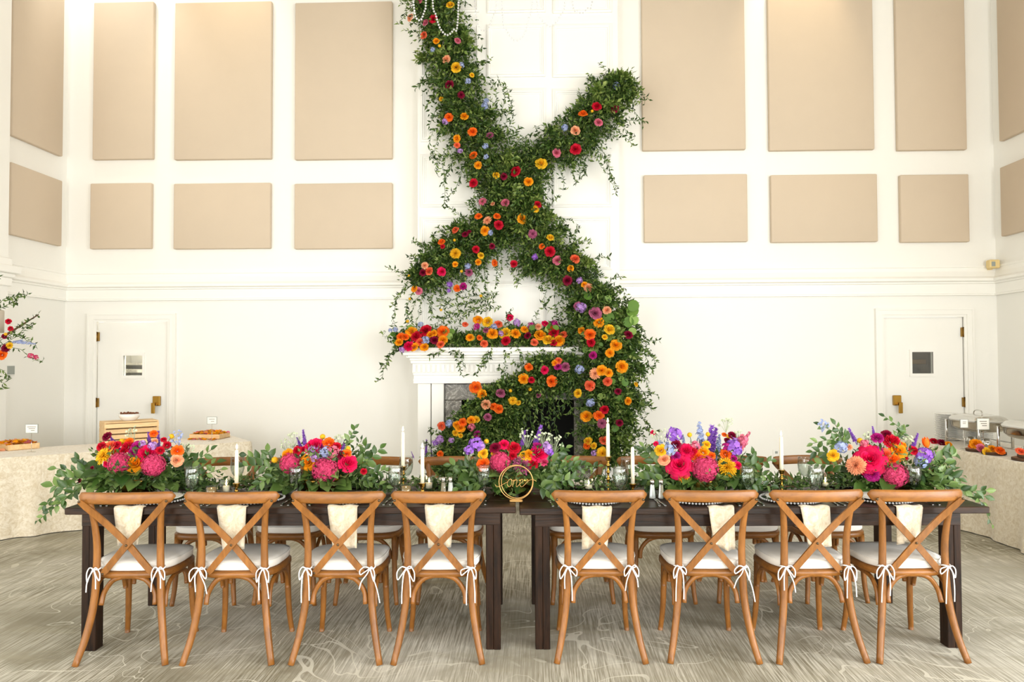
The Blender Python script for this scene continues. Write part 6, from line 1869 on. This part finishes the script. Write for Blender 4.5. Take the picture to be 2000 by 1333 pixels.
# wooden crate with bowl
cc = atz(252, 866, BZ)
cr_ = thing('wooden_crate', 'upturned slatted pine crate on the draped buffet', 'crate', (cc.x, cc.y, BZ + .002), ang + math.radians(2))
cw, cd, chh = .50, .30, .22
for k in range(4):
    z0 = .004 + k * .056
    for s in (-1, 1):
        obj('slat', MB().rbox(-cw / 2, cw / 2, s * cd / 2 - .006, s * cd / 2 + .006, z0, z0 + .043, .002), M_PINE, cr_)
for s in (-1, 1):
    obj('end_board', MB().rbox(s * (cw / 2 - .008) - .008, s * (cw / 2 - .008) + .008, -cd / 2 + .007, cd / 2 - .007, 0, chh, .002), M_PINE, cr_)
for k in range(4):
    y0 = -cd / 2 + k * cd / 4
    obj('slat', MB().rbox(-cw / 2, cw / 2, y0 + .003, y0 + cd / 4 - .003, chh, chh + .012, .002), M_PINE, cr_)
bw = thing('serving_bowl', 'white bowl of brown snacks on top of the wooden crate', 'bowl', (cc.x + .0, cc.y, BZ + .002 + chh + .0125), 0)
obj('bowl_shell', MB().lathe([(0, 0), (.06, 0), (.066, .004), (.095, .035), (.105, .07), (.1, .07), (.09, .038), (.06, .01), (0, .008)], 28), M_CHINA, bw)
sn = MB(); r_ = random.Random(2)
for k in range(60):
    a, q = r_.uniform(0, 6.28), .085 * math.sqrt(r_.random())
    sn.lathe([(0, -.011), (.01, -.005), (.012, .003), (.006, .01), (0, .011)], 6, True, (q * math.cos(a), q * math.sin(a), .058 + r_.random() * .02))
so = obj('snack_mix', sn, mat('brown_snack', srgb(120, 70, 40), .7), bw); so['kind'] = 'stuff'


def sign(px, py, w, h, v, lines, label, base_z=BZ, angle=YAW):
    c = atv(px, py, v)
    t = thing('sign_card', label, 'sign', (c.x, c.y, base_z + .001), angle, 'small buffet sign cards')
    zc_ = c.z - base_z
    obj('card_base', MB().rbox(-.03, .03, -.02, .02, 0, .008, .002), M_GLASS, t)
    obj('card_wire', MB().tube([(0, 0, .006), (0, 0, zc_ - h / 2 + .005)], .0018, 5), M_STEEL, t)
    cd_ = obj('card', MB().rbox(-w / 2, w / 2, -.002, .002, zc_ - h / 2, zc_ + h / 2, .001), M_PAPER, t)
    fm = MB()
    fm.plate_holes(-w / 2 - .003, w / 2 + .003, zc_ - h / 2 - .003, zc_ + h / 2 + .003, [(-w / 2 + .001, w / 2 - .001, zc_ - h / 2 + .001, zc_ + h / 2 - .001)], -.003, .003)
    obj('card_border', fm, M_GREY, t)
    tx = MB()
    for (x0, x1, yy) in lines:
        tx.box(x0 * w, x1 * w, -.0032, -.0021, zc_ + (yy - .03) * h, zc_ + (yy + .03) * h)
    obj('print', tx, M_INK, t)


sign(62, 838, .112, .078, 6.85, [(-.36, .36, .22), (-.25, .3, 0), (-.05, .25, -.22)], 'small white sign card behind the petal tray by the floral spray')
sign(414, 822, .1, .072, 7.72, [(-.3, .3, .2), (-.1, .25, -.15)], 'small white sign card behind the tray at the buffet end')

# ------------------------------------------------------------------ chafing dishes
def chafing(u, v0, v1, label):
    L_ = v1 - v0; c = UV(u + .18, (v0 + v1) / 2)
    t = thing('chafing_dish', label, 'chafing dish', (c.x, c.y, BZ), YAW + PI / 2, 'chafing dishes on the buffet')
    w = .34; zr = .235
    for sx in (-1, 1):
        for sy in (-1, 1):
            obj('leg', MB().rbox(sx * (L_ / 2 - .012) - .011, sx * (L_ / 2 - .012) + .011, sy * (w / 2 - .012) - .011, sy * (w / 2 - .012) + .011, 0, zr, .004, None, 2), M_STEEL, t)
    for sy in (-1, 1):
        obj('frame_rail', MB().tube([(-L_ / 2 + .012, sy * (w / 2 - .012), .05), (L_ / 2 - .012, sy * (w / 2 - .012), .05)], .005, 8), M_STEEL, t)
    # water pan: rounded belly
    vs = []; n = 28; rings = [(0.0, .13), (.55, .135), (.8, .15), (.95, .18), (.98, .232), (1.03, .235), (1.03, .242), (.96, .243)]
    for (k, z) in rings:
        for i in range(n):
            a = 2 * PI * i / n; cx_, sy_ = math.cos(a), math.sin(a)
            vs.append(((abs(cx_) ** .4) * (1 if cx_ > 0 else -1) * (L_ / 2 - .005) * k, (abs(sy_) ** .4) * (1 if sy_ > 0 else -1) * (w / 2 - .005) * k, z))
    fs = [(j * n + i, j * n + (i + 1) % n, (j + 1) * n + (i + 1) % n, (j + 1) * n + i) for j in range(len(rings) - 1) for i in range(n)]
    obj('water_pan', MB().add(vs, fs, True), M_STEEL, t)
    vs = []; rings = [(1.04, .2435), (1.04, .252), (1.0, .262), (.9, .285), (.7, .297), (.3, .302), (0, .303)]
    for (k, z) in rings:
        for i in range(n):
            a = 2 * PI * i / n; cx_, sy_ = math.cos(a), math.sin(a)
            vs.append(((abs(cx_) ** .4) * (1 if cx_ > 0 else -1) * (L_ / 2 - .005) * k, (abs(sy_) ** .4) * (1 if sy_ > 0 else -1) * (w / 2 - .005) * k, z))
    fs = [(j * n + i, j * n + (i + 1) % n, (j + 1) * n + (i + 1) % n, (j + 1) * n + i) for j in range(len(rings) - 1) for i in range(n)]
    ld = obj('lid', MB().add(vs, fs, True), M_STEEL, t)
    obj('lid_handle', MB().tube(smooth_path([(-.07, 0, .295), (-.06, 0, .325), (-.03, 0, .34), (.03, 0, .34), (.06, 0, .325), (.07, 0, .295)], 4), .006, 8), M_STEEL, ld)
    for sx in (-.12, .12):
        obj('fuel_can', MB().lathe([(0, 0), (.04, 0), (.042, .004), (.042, .058), (.036, .062), (.034, .07), (0, .07)], 18, True, (sx, 0, .0)), M_STEEL, t)


chafing(4.37, 6.90, 7.44, 'steel chafing dish beside the stacked plates')
chafing(4.37, 6.10, 6.65, 'steel chafing dish beside the stacked wood slices')
PLT = lathe_mesh('buffet_plate', [(0.0, 0.0), (0.07, 0.0), (0.085, 0.004), (0.128, 0.013), (0.13, 0.0155), (0.126, 0.017), (0.085, 0.009), (0.0, 0.006)], 24)
for q, (px, n, w) in enumerate([(1850, 24, 'taller'), (1909, 23, 'other')]):
    c = UV((px - 1000) / (FPX / 7.62), 7.62)
    for k in range(n):
        tag(obj('buffet_plate', PLT, M_CHINA, None, (c.x + random.uniform(-.003, .003), c.y + random.uniform(-.003, .003), BZ + .001 + k * .0112), (0, 0, random.uniform(0, 6))),
            f'white plate in the stack {"beside" if q == 0 else "behind"} the first chafing dish' if False else ('white plate in the stack standing clear of the chafing dish' if q == 0 else 'white plate in the stack behind the chafing dish'), 'plate', 'stacked white plates ' + ('clear of' if q == 0 else 'behind') + ' the chafing dish')
sign(1883, 828, .07, .075, 6.86, [(-.2, .25, .2), (-.2, .2, 0)], 'small sign card before the chafing dish beside the plates')
sign(1920, 829, .11, .1, 6.76, [(-.3, .3, .25), (-.2, .3, .05), (-.1, .3, -.15)], 'larger sign card between the two chafing dishes')


def slice_(u, v, r, h, z, label):
    c = UV(u, v); px = v * 100
    t = thing('wood_slice', label, 'wood slice', (c.x, c.y, BZ + z), random.uniform(0, 6), 'bark-edged wood slices')
    r_ = random.Random(int(px)); n = 30; rad = [r * (1 + .05 * math.sin(2 * a + 1) + .03 * math.sin(5 * a) + r_.uniform(-.012, .012)) for a in np.linspace(0, 2 * PI, n, endpoint=False)]
    ring = lambda k, zz: [(rad[i] * k * math.cos(2 * PI * i / n), rad[i] * k * math.sin(2 * PI * i / n), zz) for i in range(n)]
    vs = ring(.98, 0) + ring(1, .004) + ring(1, h - .004) + ring(.975, h)
    fs = [(j * n + i, j * n + (i + 1) % n, (j + 1) * n + (i + 1) % n, (j + 1) * n + i) for j in range(3) for i in range(n)] + [tuple(reversed(range(n)))]
    obj('bark', MB().add(vs, fs, True), M_BARK, t)
    obj('cut_face', MB().add(ring(.972, h + .0005), [tuple(range(n))]), M_SLICE, t)
    return c


slice_(4.24, 6.70, .10, .022, 0.003, 'round wood slice with golden and pink blooms on the buffet')
slice_(4.24, 6.47, .10, .022, 0.003, 'smaller round wood slice with red bloom beside the golden blooms')
slice_(4.26, 6.08, .115, .022, 0.003, 'lower wood slice of the pair before the chafing dish')
slice_(4.265, 6.06, .09, .022, 0.0275, 'upper wood slice of the pair before the chafing dish')


def loose(px, u, z, col, dia, kind, label, d=(0, -.7, .7)):
    v = u * FPX / (px - 1000)
    o = flower(None, kind, col, UV(u, v, BZ + z + dia * .36), d, dia / 2)
    o.name = {'r': 'loose_rose', 'c': 'loose_carnation', 'd': 'loose_dahlia'}[kind]
    tag(o, label, 'flower', 'loose blooms on the buffet')


loose(1821, 4.2, .004, 'R', .068, 'c', 'red carnation lying loose on the buffet edge')
loose(1836, 4.2, .004, 'B', .07, 'r', 'burgundy rose lying loose on the buffet edge')
loose(1850, 4.2, .004, 'O', .06, 'r', 'golden rose lying loose beside the burgundy one')
loose(1905, 4.25, .028, 'O', .11, 'c', 'big golden orange bloom upright on the wood slice')
loose(1913, 4.17, .028, 'K', .07, 'c', 'pink carnation on the wood slice edge', (0, -1, .4))
loose(1936, 4.24, .028, 'O', .07, 'r', 'golden rose on the smaller wood slice')
loose(1950, 4.22, .028, 'T', .075, 'r', 'orange red rose on the smaller wood slice')
loose(1925, 4.165, .003, 'Y', .07, 'c', 'yellow bloom lying below the pink carnation', (0, -1, .3))
loose(1893, 4.2, .028, 'T', .045, 'r', 'small orange bud on the round wood slice')
loose(1990, 4.22, .052, 'C', .07, 'r', 'coral rose on the paired wood slices')
loose(2003, 4.27, .052, 'B', .06, 'r', 'burgundy bloom on the paired wood slices')

# ------------------------------------------------------------------ tall floral spray at the crate buffet's end
tv = 6.75; tb = atz(-52, 876, BZ)
tb = Vector((tb.x, tb.y, BZ + .003))
tf = thing('tall_floral_spray', 'tall pedestal arrangement with sprays of leaves, red blooms and blue spikes', 'flower arrangement', tb)
obj('pedestal', MB().lathe([(0, 0), (.09, 0), (.092, .01), (.03, .02), (.016, .05), (.014, .62), (.03, .66), (.1, .7), (.11, .75), (.1, .75), (0, .7)], 20), M_BRASS, tf)
vv = (tb - EYE).dot(FWD)
ta = lambda px, py, dv=0.0: atv(px, py, vv + dv) - tb
cyl = ta(-24, 650); topz = ta(-24, 606).z
obj('pillar_candle', MB().lathe([(.135, 0), (.135, topz - cyl.z - .01), (.128, topz - cyl.z), (0, topz - cyl.z)], 24, True, (cyl.x, cyl.y, cyl.z)), mat('taupe_wax', srgb(196, 184, 166), .5), tf)
obj('riser', MB().tube([(0, 0, .72), (cyl.x, cyl.y, cyl.z + .005)], .05, 10), M_BRASS, tf)
L = Leaves()
TS = [([(-42, 650), (0, 590), (30, 580), (56, 574)], 44), ([(-42, 660), (-10, 610), (25, 592), (38, 588)], 40), ([(-40, 690), (15, 650), (45, 635), (74, 616)], 40), ([(-40, 700), (20, 665), (50, 640), (66, 634)], 34), ([(-40, 690), (20, 655), (45, 660), (70, 676)], 34), ([(-30, 690), (30, 680), (60, 700), (84, 706)], 18), ([(-40, 720), (0, 722), (14, 736), (16, 745)], 20), ([(-40, 730), (-10, 730), (4, 750), (6, 762)], 24), ([(-45, 640), (-15, 560), (0, 540)], 30), ([(-42, 700), (-30, 750), (-20, 790)], 30)]
for pts, n in TS:
    vine(L, [ta(x, y, random.uniform(-.1, .1)) + tb for x, y in pts], n, .052, wob=.008)
garland(L, [(ta(-48, 690) + tb, .12), (ta(-30, 695) + tb, .16), (ta(-12, 700) + tb, .12)], 130, .055)
o = L.build('foliage', M_LEAF, tf, tb, T_SMALL, 'small green leaves on arching sprays', ymax=99)
st = L.stems; st.v = [tuple(Vector(v) - tb) for v in st.v]; so = obj('vine_stem', st, M_STEM, tf); so['kind'] = 'stuff'
obj('branch', MB().tube([ta(10, 656), ta(35, 640), ta(75, 615)], [.012, .009, .005], 6), M_TWIG, tf)
for (x, y, col, sz, kind) in [(16, 628, 'R', 9, 'r'), (20, 642, 'R', 8, 'r'), (8, 657, 'B', 8, 'r'), (11, 653, 'Y', 6, 's'), (11, 680, 'B', 16, 'd'), (2, 693, 'T', 16, 'r'), (18, 675, 'Y', 10, 'r'), (60, 695, 'D', 10, 'k'), (70, 698, 'D', 9, 'k'), (-20, 690, 'H', 22, 'r'), (-40, 700, 'O', 22, 'c')]:
    flower(tf, kind, col, ta(x, y, -.15), (.3, -1, .2), sz / 2 * vv / FPX * 1.1)
for (x0, y0, x1, y1) in ((18, 672, 44, 664), (34, 668, 68, 672)):
    spike(tf, 'delphinium', 'U', ta(x0, y0, -.05), ta(x1, y1, -.05), 0.55)

# ------------------------------------------------------------------ crystal chandelier: only its swags reach into the picture
cv = 6.5; cp = atv(1000, 0, cv); CHZ = cp.z + .75
ch_ = thing('crystal_chandelier', 'crystal bead chandelier whose swags dip in front of the chimney', 'chandelier', (cp.x, cp.y, CEIL_Z), 0)
ca = lambda px, py: atv(px, py, cv) - Vector((cp.x, cp.y, CEIL_Z))
ringz = CHZ - CEIL_Z
obj('ring', MB().torus((0, 0, ringz), .72, .018, 'Z', 48, 8), M_BRASS, ch_)
obj('rod', MB().tube([(0, 0, 0), (0, 0, ringz + .3)], .012, 8), M_BRASS, ch_)
obj('ceiling_canopy', MB().lathe([(0, -.05), (.05, -.045), (.09, -.01), (.09, 0)], 20), M_BRASS, ch_)
for k in range(4):
    a = k * PI / 2 + .4
    obj('stay', MB().tube([(0, 0, ringz + .32), (.72 * math.cos(a), .72 * math.sin(a), ringz)], .006, 6), M_BRASS, ch_)
SW = [[(846, -150), (845, 0), (851, 28), (858, 52), (868, 66), (876, 68), (886, 58), (894, 40), (900, -150)], [(835, -150), (832, 0), (828, 24), (819, 40), (808, 10), (800, -150)], [(978, -150), (970, 0), (962, 34), (949, 60), (930, 30), (920, -150)], [(972, -150), (982, 36), (990, 60), (1005, 79), (1022, 70), (1032, 38), (1040, 0), (1044, -150)], [(1042, -150), (1049, 8), (1058, 38), (1072, 51), (1082, 48), (1095, 30), (1104, 0), (1110, -150)], [(1105, -150), (1118, 5), (1127, 20), (1137, 26), (1148, 16), (1157, 0), (1165, -150)]]
bead = [(0, -1), (.7, -.6), (1, 0), (.7, .6), (0, 1)]
for q, sw_ in enumerate(SW):
    pts = smooth_path([ca(x, max(y, -150)) for x, y in sw_], 10)
    m = MB(); acc = 0; last = pts[0]
    step = .026 if q < 2 else .03
    for p in pts[1:]:
        d = (p - last).length
        while acc + d >= step:
            f = (step - acc) / d; last = last.lerp(p, f); d = (p - last).length; acc = 0
            r = .0095 if q < 2 else .0075
            m.lathe([(a * r, b * r * 1.2) for a, b in bead], 6, False, tuple(last))
        acc += d; last = p
    o = obj('bead_strand', m, M_CRYST, ch_); o['kind'] = 'stuff'
